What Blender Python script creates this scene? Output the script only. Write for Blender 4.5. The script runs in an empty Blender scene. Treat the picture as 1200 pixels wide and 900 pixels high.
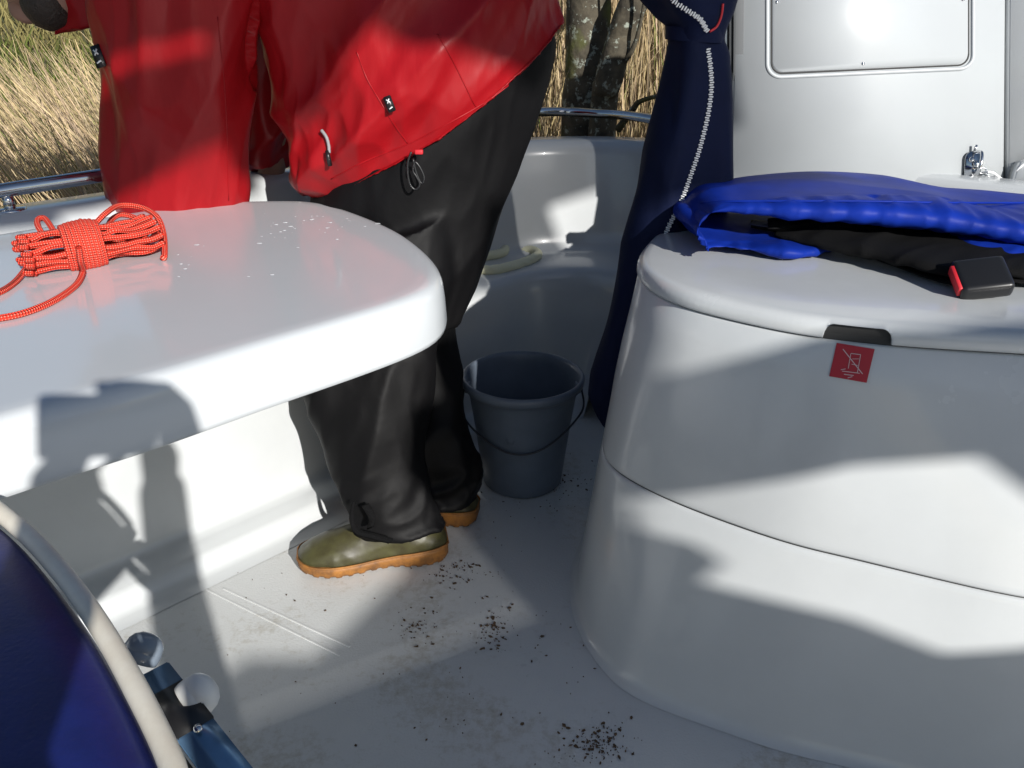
import bpy, bmesh, math, random
from mathutils import Vector, Matrix, noise
from mathutils.bvhtree import BVHTree
R = math.radians
random.seed(7)
sc = bpy.context.scene
COL = sc.collection
# ------------------------------------------------------------------ camera
H = 1.0; F = 950.0; PITCH = R(25)
cam = bpy.data.objects.new('camera', bpy.data.cameras.new('camera')); COL.objects.link(cam)
cam.location = (0, 0, H); cam.rotation_euler = (R(90) - PITCH, 0, 0)
cam.data.sensor_width = 36; cam.data.lens = F / 1200 * 36
cam.data.clip_start = 0.02; cam.data.clip_end = 500
sc.camera = cam
FW = Vector((0, math.cos(PITCH), -math.sin(PITCH))); UP = Vector((0, math.sin(PITCH), math.cos(PITCH)))
CAM = Vector((0, 0, H))
def ray(u, v): return FW + Vector(((u - 600) / F, 0, 0)) + UP * ((450 - v) / F)
def onz(u, v, z): d = ray(u, v); return CAM + d * ((z - H) / d.z)
def ony(u, v, y): d = ray(u, v); return CAM + d * (y / d.y)
# ------------------------------------------------------------------ light
SUN = -ray(128, 487); SUN.normalize()
ELEV = math.asin(SUN.z); AZ = math.atan2(SUN.x, SUN.y)
w = bpy.data.worlds.new('World'); sc.world = w; w.use_nodes = True
nt = w.node_tree; nt.nodes.clear()
sky = nt.nodes.new('ShaderNodeTexSky'); sky.sky_type = 'NISHITA'; sky.sun_disc = False
sky.dust_density = 0.6; sky.ozone_density = 1.6; sky.sun_elevation = ELEV; sky.sun_rotation = AZ
bg = nt.nodes.new('ShaderNodeBackground'); bg.inputs[1].default_value = 0.062
wo = nt.nodes.new('ShaderNodeOutputWorld'); nt.links.new(sky.outputs[0], bg.inputs[0]); nt.links.new(bg.outputs[0], wo.inputs[0])
sl = bpy.data.objects.new('sun', bpy.data.lights.new('sun', 'SUN')); COL.objects.link(sl)
sl.data.energy = 4.3; sl.data.angle = R(0.7); sl.data.color = (1.0, 0.97, 0.925)
sl.rotation_euler = SUN.to_track_quat('Z', 'Y').to_euler(); sl.location = SUN * 20
sc.view_settings.view_transform = 'Standard'; sc.view_settings.look = 'None'
sc.view_settings.gamma = 1; sc.view_settings.use_curve_mapping = False
sc.view_settings.exposure = 0.45
# sun-view frame: (a, b) across the sun's rays, measured from the camera position
E1 = Vector((0, 0, 1)).cross(SUN).normalized(); E2 = SUN.cross(E1)
def sunpt(a, b, y):
    p = CAM + E1 * a + E2 * b; return p + SUN * ((y - p.y) / SUN.y)

# ------------------------------------------------------------------ materials
def mat(name, col, rough=0.5, metal=0.0, noise_scale=None, noise_amt=0.0, bump=0.0, bump_scale=80.0, coat=0.0,
        col2=None, spec=None, sheen=0.0, stretch=None, rough_var=0.0, attr=None, alpha=None, trans=0.0):
    m = bpy.data.materials.new(name); m.use_nodes = True
    n = m.node_tree.nodes; l = m.node_tree.links; b = n['Principled BSDF']
    c = (col[0], col[1], col[2], 1)
    b.inputs['Base Color'].default_value = c; b.inputs['Roughness'].default_value = rough; b.inputs['Metallic'].default_value = metal
    if coat: b.inputs['Coat Weight'].default_value = coat; b.inputs['Coat Roughness'].default_value = 0.04
    if spec is not None: b.inputs['Specular IOR Level'].default_value = spec
    if sheen: b.inputs['Sheen Weight'].default_value = sheen; b.inputs['Sheen Roughness'].default_value = 0.4
    tc = n.new('ShaderNodeTexCoord'); mp = n.new('ShaderNodeMapping'); l.new(tc.outputs['Object'], mp.inputs[0])
    if stretch: mp.inputs['Scale'].default_value = stretch
    if noise_scale:
        t = n.new('ShaderNodeTexNoise'); t.inputs['Scale'].default_value = noise_scale; t.inputs['Detail'].default_value = 6; t.inputs['Roughness'].default_value = 0.65
        l.new(mp.outputs[0], t.inputs[0])
        r = n.new('ShaderNodeValToRGB'); r.color_ramp.elements[0].position = 0.35; r.color_ramp.elements[1].position = 0.68
        d = col2 or tuple(x * (1 - noise_amt) for x in col)
        r.color_ramp.elements[0].color = (d[0], d[1], d[2], 1); r.color_ramp.elements[1].color = c
        l.new(t.outputs[0], r.inputs[0])
        src = r.outputs[0]
        l.new(src, b.inputs['Base Color'])
        if rough_var:
            mr = n.new('ShaderNodeMapRange'); mr.inputs[3].default_value = rough - rough_var; mr.inputs[4].default_value = rough + rough_var
            l.new(t.outputs[0], mr.inputs[0]); l.new(mr.outputs[0], b.inputs['Roughness'])
    if attr:
        a = n.new('ShaderNodeAttribute'); a.attribute_name = attr
        l.new(a.outputs['Color'], b.inputs['Base Color'])
    if bump:
        t2 = n.new('ShaderNodeTexNoise'); t2.inputs['Scale'].default_value = bump_scale; t2.inputs['Detail'].default_value = 4
        l.new(mp.outputs[0], t2.inputs[0])
        bp = n.new('ShaderNodeBump'); bp.inputs['Strength'].default_value = bump; bp.inputs['Distance'].default_value = 0.004
        l.new(t2.outputs[0], bp.inputs['Height']); l.new(bp.outputs[0], b.inputs['Normal'])
    if trans: b.inputs['Transmission Weight'].default_value = trans
    return m
M = {}
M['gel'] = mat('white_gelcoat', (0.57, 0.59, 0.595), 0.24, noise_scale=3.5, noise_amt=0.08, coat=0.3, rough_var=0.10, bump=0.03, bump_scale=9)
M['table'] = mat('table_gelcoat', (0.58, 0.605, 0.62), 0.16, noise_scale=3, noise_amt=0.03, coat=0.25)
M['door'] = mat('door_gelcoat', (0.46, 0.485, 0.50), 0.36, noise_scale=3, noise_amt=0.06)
M['dark_gap'] = mat('dark_gap', (0.02, 0.02, 0.02), 0.6)
M['steel'] = mat('stainless_steel', (0.62, 0.63, 0.65), 0.12, 1.0, noise_scale=30, noise_amt=0.1)
M['navy'] = mat('navy_canvas', (0.003, 0.0075, 0.036), 0.75, noise_scale=14, noise_amt=0.2, bump=0.2, bump_scale=900, spec=0.2)
M['navy_seat'] = mat('navy_vinyl', (0.010, 0.019, 0.15), 0.45, noise_scale=26, noise_amt=0.3, bump=0.08, bump_scale=260)
M['piping'] = mat('cream_piping', (0.74, 0.70, 0.60), 0.55, noise_scale=24, col2=(0.66, 0.60, 0.49), bump=0.05, bump_scale=300)
M['white_plastic'] = mat('white_plastic', (0.78, 0.78, 0.75), 0.35, noise_scale=12, noise_amt=0.06)
M['shaded_knob_grey'] = mat('shaded_knob_grey', (0.20, 0.24, 0.29), 0.22)  # second knob: its shade is put into the grey colour
M['black'] = mat('black_plastic', (0.012, 0.012, 0.013), 0.35)
M['webbing'] = mat('black_webbing', (0.005, 0.005, 0.0055), 0.8, spec=0.15, bump=0.8, bump_scale=700)
M['red'] = mat('red_nylon', (0.33, 0.005, 0.009), 0.42, noise_scale=7, noise_amt=0.2, bump=0.9, bump_scale=13, spec=0.3, stretch=(1, 1, .35))
M['redtrim'] = mat('red_trim', (0.55, 0.02, 0.03), 0.5)
M['trouser'] = mat('black_nylon', (0.0035, 0.0033, 0.0038), 0.6, noise_scale=8, noise_amt=0.2, bump=0.15, bump_scale=45, spec=0.2)
M['skin'] = mat('skin', (0.34, 0.19, 0.14), 0.5, noise_scale=40, noise_amt=0.12)
M['hair'] = mat('dark_hair', (0.035, 0.025, 0.02), 0.6, bump=0.8, bump_scale=200)
M['olive'] = mat('olive_rubber', (0.065, 0.062, 0.022), 0.45, noise_scale=34, col2=(0.04, 0.034, 0.014), bump=0.12, bump_scale=60)
M['sole'] = mat('orange_rubber_sole', (0.40, 0.165, 0.03), 0.6, noise_scale=30, col2=(0.14, 0.06, 0.018), bump=0.15, bump_scale=90)
M['bucket'] = mat('slate_blue_plastic', (0.14, 0.17, 0.215), 0.38, noise_scale=10, noise_amt=0.2)
M['wire'] = mat('dark_wire', (0.05, 0.05, 0.055), 0.4, 0.6)
M['blue'] = mat('royal_blue_fabric', (0.006, 0.028, 0.29), 0.5, noise_scale=11, noise_amt=0.3, bump=0.12, bump_scale=40, spec=0.12)
M['redrope'] = mat('red_rope', (0.80, 0.055, 0.030), 0.7, spec=0.2)
M['cream_rope'] = mat('cream_rope', (0.78, 0.77, 0.55), 0.8)
M['sticker'] = mat('red_sticker', (0.36, 0.012, 0.03), 0.35)
M['sticker_white'] = mat('white_print', (0.55, 0.42, 0.44), 0.5)
M['white_fabric'] = mat('white_zip', (0.80, 0.80, 0.80), 0.4)
M['reed'] = mat('dry_reed', (0.4, 0.3, 0.15), 0.7, attr='col', spec=0.2)
M['grass'] = mat('bank_grass', (0.08, 0.11, 0.03), 0.8, attr='col', spec=0.15)
M['ground'] = mat('bank_soil', (0.11, 0.09, 0.045), 0.95, noise_scale=3, col2=(0.045, 0.055, 0.02), bump=1.0, bump_scale=14)
M['water'] = mat('canal_water', (0.02, 0.03, 0.025), 0.05, noise_scale=2, noise_amt=0.3, bump=0.3, bump_scale=6)
M['litter'] = mat('dry_leaf_litter', (0.14, 0.085, 0.045), 0.9, noise_scale=160, col2=(0.05, 0.03, 0.016))
M['strip'] = mat('dark_grey_metal', (0.06, 0.065, 0.07), 0.45, 0.3)
M['sun_blocker'] = mat('sun_blocker_sheet', (0.30, 0.33, 0.38), 0.7, bump=0.3, bump_scale=600)  # plain sheet for the added sun blockers
M['drop'] = mat('water_drop', (0.50, 0.52, 0.53), 0.03, coat=1.0)
M['camera_body'] = mat('camera_body', (0.03, 0.03, 0.03), 0.4)

def rope_bump(m, scale, strength=1.0, light=None):
    """braid: two crossing wave bands along the rope's own UV"""
    n = m.node_tree.nodes; l = m.node_tree.links; b = n['Principled BSDF']
    uv = n.new('ShaderNodeUVMap'); uv.uv_map = 'uv'
    def wave(sx, sy):
        mp = n.new('ShaderNodeMapping'); mp.inputs['Scale'].default_value = (sx, sy, 1); l.new(uv.outputs[0], mp.inputs[0])
        s = n.new('ShaderNodeSeparateXYZ'); l.new(mp.outputs[0], s.inputs[0])
        a = n.new('ShaderNodeMath'); a.operation = 'ADD'; l.new(s.outputs[0], a.inputs[0]); l.new(s.outputs[1], a.inputs[1])
        si = n.new('ShaderNodeMath'); si.operation = 'SINE'; l.new(a.outputs[0], si.inputs[0])
        return si.outputs[0]
    w1 = wave(scale, 6.2832 * 3); w2 = wave(scale, -6.2832 * 3)
    mx = n.new('ShaderNodeMath'); mx.operation = 'MULTIPLY'; l.new(w1, mx.inputs[0]); l.new(w2, mx.inputs[1])
    bp = n.new('ShaderNodeBump'); bp.inputs['Strength'].default_value = strength; bp.inputs['Distance'].default_value = 0.002
    l.new(mx.outputs[0], bp.inputs['Height']); l.new(bp.outputs[0], b.inputs['Normal'])
    if light:
        r = n.new('ShaderNodeValToRGB'); r.color_ramp.elements[0].position = 0.3; r.color_ramp.elements[1].position = 0.8
        c = b.inputs['Base Color'].default_value
        r.color_ramp.elements[0].color = tuple(c); r.color_ramp.elements[1].color = (*light, 1)
        l.new(mx.outputs[0], r.inputs[0]); l.new(r.outputs[0], b.inputs['Base Color'])
rope_bump(M['redrope'], 950, 0.9, (0.95, 0.30, 0.22))

def bark_material():
    m = mat('lichen_bark', (0.13, 0.11, 0.075), 0.9, noise_scale=16, col2=(0.04, 0.034, 0.024), bump=1.0, bump_scale=45)
    n = m.node_tree.nodes; l = m.node_tree.links; b = n['Principled BSDF']
    base = b.inputs['Base Color'].links[0].from_socket
    tc = n.new('ShaderNodeTexCoord')
    t = n.new('ShaderNodeTexNoise'); t.inputs['Scale'].default_value = 30; t.inputs['Detail'].default_value = 8; t.inputs['Roughness'].default_value = 0.7; l.new(tc.outputs['Object'], t.inputs[0])
    r = n.new('ShaderNodeValToRGB'); r.color_ramp.elements[0].position = 0.555; r.color_ramp.elements[1].position = 0.60; l.new(t.outputs[0], r.inputs[0])
    mx = n.new('ShaderNodeMixRGB'); l.new(r.outputs[0], mx.inputs[0]); l.new(base, mx.inputs[1]); mx.inputs[2].default_value = (0.34, 0.37, 0.31, 1)
    t2 = n.new('ShaderNodeTexNoise'); t2.inputs['Scale'].default_value = 6; t2.inputs['Detail'].default_value = 5; l.new(tc.outputs['Object'], t2.inputs[0])
    r2 = n.new('ShaderNodeValToRGB'); r2.color_ramp.elements[0].position = 0.55; r2.color_ramp.elements[1].position = 0.66; l.new(t2.outputs[0], r2.inputs[0])
    m2 = n.new('ShaderNodeMixRGB'); l.new(r2.outputs[0], m2.inputs[0]); l.new(mx.outputs[0], m2.inputs[1]); m2.inputs[2].default_value = (0.10, 0.11, 0.025, 1)
    l.new(m2.outputs[0], b.inputs['Base Color'])
    return m
M['bark'] = bark_material()

def deck_material():
    m = mat('worn_deck_gelcoat', (0.61, 0.62, 0.61), 0.30, noise_scale=3.0, noise_amt=0.07, bump=0.22, bump_scale=260, rough_var=0.08)
    n = m.node_tree.nodes; l = m.node_tree.links; b = n['Principled BSDF']
    base = b.inputs['Base Color'].links[0].from_socket
    tc = n.new('ShaderNodeTexCoord')
    t = n.new('ShaderNodeTexNoise'); t.inputs['Scale'].default_value = 55; t.inputs['Detail'].default_value = 8; t.inputs['Roughness'].default_value = 0.75; l.new(tc.outputs['Object'], t.inputs[0])
    t2 = n.new('ShaderNodeTexNoise'); t2.inputs['Scale'].default_value = 4.5; t2.inputs['Detail'].default_value = 3; l.new(tc.outputs['Object'], t2.inputs[0])
    mu = n.new('ShaderNodeMath'); mu.operation = 'MULTIPLY'; l.new(t.outputs[0], mu.inputs[0]); l.new(t2.outputs[0], mu.inputs[1])
    r = n.new('ShaderNodeValToRGB'); r.color_ramp.elements[0].position = 0.27; r.color_ramp.elements[1].position = 0.42; l.new(mu.outputs[0], r.inputs[0])
    mx = n.new('ShaderNodeMixRGB'); l.new(r.outputs[0], mx.inputs[0]); l.new(base, mx.inputs[1]); mx.inputs[2].default_value = (0.42, 0.40, 0.35, 1)
    l.new(mx.outputs[0], b.inputs['Base Color'])
    return m
M['deck'] = deck_material()

# ------------------------------------------------------------------ helpers
def link(name, me, m, parent=None, smooth=True):
    o = bpy.data.objects.new(name, me); COL.objects.link(o)
    if m is not None and not me.materials: me.materials.append(m)
    if smooth:
        for p in me.polygons: p.use_smooth = True
    if parent: o.parent = parent; o.matrix_parent_inverse = Matrix.Identity(4)
    return o
def rec(o, origin):
    """put the object's origin at a world point (top-level meshes)"""
    o.data.transform(Matrix.Translation(-Vector(origin))); o.location = origin; return o
def tag(o, label=None, cat=None, group=None, kind=None):
    if label: o['label'] = label
    if cat: o['category'] = cat
    if group: o['group'] = group
    if kind: o['kind'] = kind
    return o
def empty(name, loc, label, cat, group=None):
    o = bpy.data.objects.new(name, None); COL.objects.link(o); o.location = loc; o.empty_display_size = 0.05
    return tag(o, label, cat, group)
def child(name, me, m, parent, smooth=True):
    """mesh given in world coordinates -> child of an unrotated, unscaled parent"""
    off = Vector((0, 0, 0)); p = parent
    while p is not None: off += p.location; p = p.parent
    me.transform(Matrix.Translation(-off)); return link(name, me, m, parent, smooth)
def mesh(name, vs, fs, uvs=None):
    me = bpy.data.meshes.new(name); me.from_pydata([tuple(v) for v in vs], [], fs); me.update()
    if uvs:
        ul = me.uv_layers.new(name='uv')
        for p in me.polygons:
            for li in p.loop_indices: ul.data[li].uv = uvs[me.loops[li].vertex_index]
    return me
def loft(rings, cap=True, closed=True, name='mesh', loop=False):
    n = len(rings[0]); vs = [v for r in rings for v in r]; fs = []
    k = n if closed else n - 1
    for i in range(len(rings) - (0 if loop else 1)):
        j2 = (i + 1) % len(rings)
        for j in range(k):
            a = i * n + j; b = i * n + (j + 1) % n; c = j2 * n + (j + 1) % n; d = j2 * n + j
            fs.append((a, b, c, d))
    if cap and closed and not loop:
        fs.append(tuple(range(n - 1, -1, -1))); fs.append(tuple((len(rings) - 1) * n + j for j in range(n)))
    me = mesh(name, vs, fs)
    fixn(me); return me
def fixn(me):
    bm = bmesh.new(); bm.from_mesh(me); bmesh.ops.recalc_face_normals(bm, faces=bm.faces[:]); bm.to_mesh(me); bm.free()
def catmull(pts, n=8, closed=False):
    P = [Vector(p) for p in pts]; out = []; L = len(P)
    rng = range(L) if closed else range(L - 1)
    for i in rng:
        p1 = P[i]; p2 = P[(i + 1) % L]
        p0 = P[(i - 1) % L] if (closed or i > 0) else p1 * 2 - p2
        p3 = P[(i + 2) % L] if (closed or i + 2 < L) else p2 * 2 - p1
        for k in range(n):
            t = k / n
            out.append(0.5 * ((2 * p1) + (p2 - p0) * t + (2 * p0 - 5 * p1 + 4 * p2 - p3) * t * t + (3 * p1 - p0 - 3 * p2 + p3) * t ** 3))
    if not closed: out.append(P[-1].copy())
    return out
def frames(path, up=Vector((0, 0, 1)), closed=False):
    fr = []; N = len(path); prev = None
    for i in range(N):
        if closed: t = path[(i + 1) % N] - path[i - 1]
        else: t = path[min(i + 1, N - 1)] - path[max(i - 1, 0)]
        t = t.normalized()
        if prev is None:
            x = up.cross(t)
            if x.length < 1e-3: x = Vector((1, 0, 0)).cross(t)
            x.normalize()
        else:
            x = prev - t * prev.dot(t); x.normalize()
        prev = x; fr.append((t, x, t.cross(x)))
    return fr
def tube(path, r, n=10, closed=False, name='tube', cap=True, rf=None, twist=None):
    fr = frames(path, closed=closed); vs = []; uvs = []; L = 0
    for i, p in enumerate(path):
        if i: L += (p - path[i - 1]).length
        t, x, y = fr[i]
        for j in range(n):
            a = 2 * math.pi * j / n
            rr = r(i / (len(path) - 1)) if callable(r) else r
            if twist: rr *= 1 + 0.16 * abs(math.sin(1.5 * (a + L * twist)))
            if rf: rr *= rf(i, a)
            vs.append(p + x * math.cos(a) * rr + y * math.sin(a) * rr); uvs.append((L, j / n))
    fs = []; N = len(path)
    for i in range(N if closed else N - 1):
        for j in range(n):
            fs.append((i * n + j, i * n + (j + 1) % n, ((i + 1) % N) * n + (j + 1) % n, ((i + 1) % N) * n + j))
    if cap and not closed: fs.append(tuple(range(n - 1, -1, -1))); fs.append(tuple((N - 1) * n + j for j in range(n)))
    me = mesh(name, vs, fs, uvs); return me
def joinm(mes, name='mesh', keep_uv=True):
    vs = []; fs = []; uvs = []; has = all(m.uv_layers for m in mes)
    for m in mes:
        o = len(vs); vs += [v.co.copy() for v in m.vertices]
        fs += [tuple(i + o for i in p.vertices) for p in m.polygons]
        if has:
            u = [(0, 0)] * len(m.vertices); d = m.uv_layers[0].data
            for lp in m.loops: u[lp.vertex_index] = tuple(d[lp.index].uv)
            uvs += u
    return mesh(name, vs, fs, uvs if has else None)
def box(c, s, rot=None, bev=0.0, seg=2, name='box'):
    bm = bmesh.new(); bmesh.ops.create_cube(bm, size=1)
    bmesh.ops.scale(bm, vec=Vector(s), verts=bm.verts)
    if bev: bmesh.ops.bevel(bm, geom=bm.edges[:] , offset=bev, segments=seg, affect='EDGES', profile=0.6)
    if rot is not None: bmesh.ops.transform(bm, matrix=rot.to_4x4(), verts=bm.verts)
    bmesh.ops.translate(bm, vec=Vector(c), verts=bm.verts)
    me = bpy.data.meshes.new(name); bm.to_mesh(me); bm.free(); return me
def lathe(prof, c, n=48, axis=None, name='lathe'):
    """prof: (r, h) list"""
    q = (axis or Vector((0, 0, 1))).to_track_quat('Z', 'Y'); rings = []
    for r, h in prof:
        rings.append([Vector(c) + q @ Vector((r * math.cos(2 * math.pi * j / n), r * math.sin(2 * math.pi * j / n), h)) for j in range(n)])
    return loft(rings, cap=False, name=name)
def ngon_prism(poly, ext, name='prism', bev=0.0):
    """poly: list of 3D points (planar), ext: extrusion vector"""
    n = len(poly); vs = [Vector(p) for p in poly] + [Vector(p) + ext for p in poly]
    fs = [tuple(range(n)), tuple(range(2 * n - 1, n - 1, -1))] + [(i, (i + 1) % n, n + (i + 1) % n, n + i) for i in range(n)]
    me = mesh(name, vs, fs); fixn(me)
    if bev:
        bm = bmesh.new(); bm.from_mesh(me); bmesh.ops.bevel(bm, geom=bm.edges[:], offset=bev, segments=2, affect='EDGES'); bm.to_mesh(me); bm.free()
    return me
def evaluated(me, setup):
    o = bpy.data.objects.new('tmp', me); COL.objects.link(o); setup(o)
    dg = bpy.context.evaluated_depsgraph_get(); dg.update()
    r = bpy.data.meshes.new_from_object(o.evaluated_get(dg)); bpy.data.objects.remove(o); return r
def remesh(me, vox, smooth=3):
    def s(o):
        m = o.modifiers.new('r', 'REMESH'); m.mode = 'VOXEL'; m.voxel_size = vox
        if smooth: q = o.modifiers.new('s', 'SMOOTH'); q.iterations = smooth; q.factor = 0.5
    return evaluated(me, s)
def folds(me, fn):
    ns = [v.normal.copy() for v in me.vertices]
    for v, n_ in zip(me.vertices, ns): v.co += n_ * fn(v.co)
    me.update(); return me
def ridge(p, scale, dirv, st=4.0, off=0.0):
    """ridged noise stretched along dirv: cloth creases"""
    d = dirv; a = p.dot(d); q = (p - d * a) * scale + d * (a * scale / st) + Vector((off, off * 1.7, -off))
    return 1 - 2 * abs(noise.noise(q))

# ------------------------------------------------------------------ setting: water, bank
def grid(x0, x1, y0, y1, nx, ny, zf):
    vs = []; fs = []
    for j in range(ny + 1):
        for i in range(nx + 1):
            x = x0 + (x1 - x0) * i / nx; y = y0 + (y1 - y0) * j / ny; vs.append((x, y, zf(x, y)))
    for j in range(ny):
        for i in range(nx):
            a = j * (nx + 1) + i; fs.append((a, a + 1, a + nx + 2, a + nx + 1))
    return mesh('g', vs, fs)
WATER = -0.42
def outd(x, y):      # distance outward past the hull on its two sides seen here
    return max((y - x - 2.45) / 1.4142, (x + y - 2.75) / 1.4142)
def bankz(x, y):
    d = outd(x, y)
    z = -0.75 + 0.5 * min(max(d - 0.1, 0), 1.0)
    if d > 1: z += 0.07 * min(d - 1, 3)
    if d > 3.2: z += 0.42 * min(d - 3.2, 4.5)
    return z + 0.05 * noise.noise(Vector((x * 0.9, y * 0.9, 0)))
g = link('bank', grid(-200, 200, -200, 300, 8, 10, lambda x, y: -1.5), M['ground'])
g.data.clear_geometry()
xs = [-150, -60, -30, -18] + [-14 + i * 0.35 for i in range(72)] + [16, 30, 60, 150]
ys = [-150, -60, -20, -8] + [-4 + i * 0.35 for i in range(58)] + [20, 30, 60, 160]
vs = [(x, y, bankz(x, y)) for y in ys for x in xs]; nx = len(xs)
fs = [(j * nx + i, j * nx + i + 1, (j + 1) * nx + i + 1, (j + 1) * nx + i) for j in range(len(ys) - 1) for i in range(nx - 1)]
g.data.from_pydata(vs, [], fs); g.data.update(); tag(g, kind='structure')
wt = link('water', grid(-150, 150, -150, 160, 2, 2, lambda x, y: WATER), M['water']); tag(wt, kind='structure')

# ------------------------------------------------------------------ reeds and bank grass
def blades(name, items, m):
    """items: (path points, half width, colour); three-sided stems tapering to the tip"""
    vs = []; fs = []; cols = []
    for path, hw, c in items:
        n0 = len(vs); N = len(path); a0 = random.random() * 6.28
        for i, p in enumerate(path):
            t = i / (N - 1); w_ = hw * (1 - 0.75 * t)
            for k in range(3):
                a = a0 + k * 2.0944; vs.append((p[0] + math.cos(a) * w_, p[1] + math.sin(a) * w_, p[2]))
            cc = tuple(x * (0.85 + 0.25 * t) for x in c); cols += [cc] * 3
        for i in range(N - 1):
            for k in range(3):
                fs.append((n0 + i * 3 + k, n0 + i * 3 + (k + 1) % 3, n0 + (i + 1) * 3 + (k + 1) % 3, n0 + (i + 1) * 3 + k))
    me = mesh(name, vs, fs)
    at = me.color_attributes.new('col', 'FLOAT_COLOR', 'POINT')
    flat = []
    for c in cols: flat += [c[0], c[1], c[2], 1.0]
    at.data.foreach_set('color', flat)
    return link(name, me, m, smooth=False)
rr = random.Random(3)
items = []; tries = 0
while len(items) < 12500 and tries < 90000:
    tries += 1
    y = rr.uniform(1.2, 7.0); x = rr.uniform(-4.6, 2.4)
    d = outd(x, y)
    if d < 0.28 or d > 2.9: continue
    if 0.0 < x / y < 0.40 and y < 3.35 and rr.random() < 0.93: continue
    ang = x / max(y, 0.1)
    if ang > 0.55 or ang < -1.05: continue
    if not (ang < -0.36 or -0.15 < ang < 0.45) and rr.random() < 0.9: continue
    left = ang < -0.3
    hgt = (rr.uniform(0.62, 1.02) if left else rr.uniform(1.1, 1.9)) * (1 + 0.12 * noise.noise(Vector((x, y, 3))))
    z0 = max(bankz(x, y), WATER - 0.05)
    ln = (-0.16 if left else rr.uniform(-0.16, 0.16)) + rr.gauss(0, 0.09); ly = rr.gauss(0, 0.1)
    cur = rr.uniform(0.0, 1.6) if left else rr.uniform(-0.3, 0.5)
    br = 1.0
    if rr.random() < 0.12: ln += rr.gauss(0, 0.55); br = 0.7
    pts = []
    for i in range(6):
        t = i / 5; bend = (0.35 * t + 0.65 * t ** (2.2)) if left else t
        pts.append((x + ln * hgt * bend + cur * -0.16 * t ** 3, y + ly * hgt * t, z0 + hgt * br * (t - 0.10 * abs(ln) * t * t)))
    if min(outd(q[0], q[1]) for q in pts) < .12: continue
    b = rr.uniform(0.55, 1.25); c = (0.50 * b, 0.385 * b * rr.uniform(0.94, 1.05), 0.225 * b * rr.uniform(0.85, 1.15))
    if rr.random() < 0.06: c = (0.16, 0.19, 0.05)
    items.append((pts, rr.uniform(0.0026, 0.0052), c))
# broken stems and litter low down
for _ in range(3800):
    y = rr.uniform(1.2, 6.0); x = rr.uniform(-4.2, 1.8); d = outd(x, y)
    if d < 0.2 or d > 2.6: continue
    z0 = max(bankz(x, y), WATER) + rr.uniform(0.0, 0.25); a = rr.uniform(0, 6.28); L = rr.uniform(0.15, 0.5)
    pts = [(x + math.cos(a) * L * i / 3, y + math.sin(a) * L * i / 3, z0 + rr.uniform(0.02, 0.3) * (i / 3)) for i in range(4)]
    if outd(pts[-1][0], pts[-1][1]) < .18: continue
    b = rr.uniform(0.5, 1.2); items.append((pts, 0.0035, (0.46 * b, 0.34 * b, 0.17 * b)))
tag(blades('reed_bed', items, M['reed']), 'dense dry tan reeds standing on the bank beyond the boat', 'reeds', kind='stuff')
items = []
for _ in range(26000):
    y = rr.uniform(3.0, 9.5); x = rr.uniform(-8.5, -1.5); d = outd(x, y)
    if d < 2.4 or d > 7.5 or x / y > -0.42: continue
    z0 = bankz(x, y) - 0.01; h = rr.uniform(0.06, 0.24); a = rr.uniform(0, 6.28); l_ = rr.uniform(0.02, 0.14)
    pts = [(x + math.cos(a) * l_ * (i / 2) ** 2, y + math.sin(a) * l_ * (i / 2) ** 2, z0 + h * i / 2) for i in range(3)]
    k = noise.noise(Vector((x * 1.3, y * 1.3, 0))); b = rr.uniform(0.6, 1.3)
    c = (0.10 * b, 0.125 * b, 0.028 * b) if k < 0.15 else (0.22 * b, 0.19 * b, 0.075 * b)
    items.append((pts, 0.008, c))
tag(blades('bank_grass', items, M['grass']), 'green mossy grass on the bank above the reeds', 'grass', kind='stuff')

# ------------------------------------------------------------------ trees
def knob(i, a): return 1 + 0.10 * noise.noise(Vector((i * 0.35, math.cos(a) * 1.6, math.sin(a) * 1.6)))
def limb(pts, r0, r1, n=14): return tube(catmull(pts, 8), lambda t: r0 + (r1 - r0) * t, n, rf=knob)
yt = 3.0
b0 = ony(690, 230, yt); b0.z = -0.45
tr = empty('tree', b0, 'lichen covered upright tree trunk rising from the reeds behind the rail', 'tree')
P = lambda u, v, y: ony(u, v, y)
child('trunk', limb([Vector((P(672, 150, yt).x, yt, -0.5)), P(682, 165, yt), P(688, 80, yt), P(690, 0, yt), P(706, -120, yt), P(700, -420, yt + .1), P(720, -800, yt + .2)], 0.080, 0.066), M['bark'], tr)
br_ = [limb([P(694, -60, yt), P(640, -200, yt - .1), P(600, -420, yt - .2), P(540, -700, yt)], 0.04, 0.012, 8),
       limb([P(700, -160, yt), P(780, -320, yt + .3), P(830, -560, yt + .4)], 0.035, 0.01, 8),
       limb([P(700, -420, yt + .1), P(660, -560, yt + .4), P(640, -800, yt + .6)], 0.03, 0.008, 8)]
child('crown', joinm(br_), M['bark'], tr)
yt2 = 2.85
t2 = empty('tree', Vector((P(712, 200, yt2).x, yt2 + .05, -0.45)), 'slanting mossy lichen trunk leaning right beside the upright trunk', 'tree')
child('trunk', limb([Vector((P(700, 190, yt2).x, yt2 + .05, -0.5)), P(706, 150, yt2 + .03), P(712, 100, yt2), P(726, 50, yt2), P(745, 0, yt2 - .02), P(820, -120, yt2), P(900, -330, yt2 + .2)], 0.046, 0.044), M['bark'], t2)
child('branch', joinm([limb([P(724, 152, yt2 - .1), P(742, 128, yt2 - .15), P(752, 118, yt2 - .2), P(790, 108, yt2 - .3)], 0.012, 0.006, 6),
                       limb([P(716, 90, yt2), P(740, 60, yt2 - .05), P(752, 20, yt2 - .1), P(764, -60, yt2 - .15)], 0.010, 0.004, 6)]), M['bark'], t2)
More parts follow.
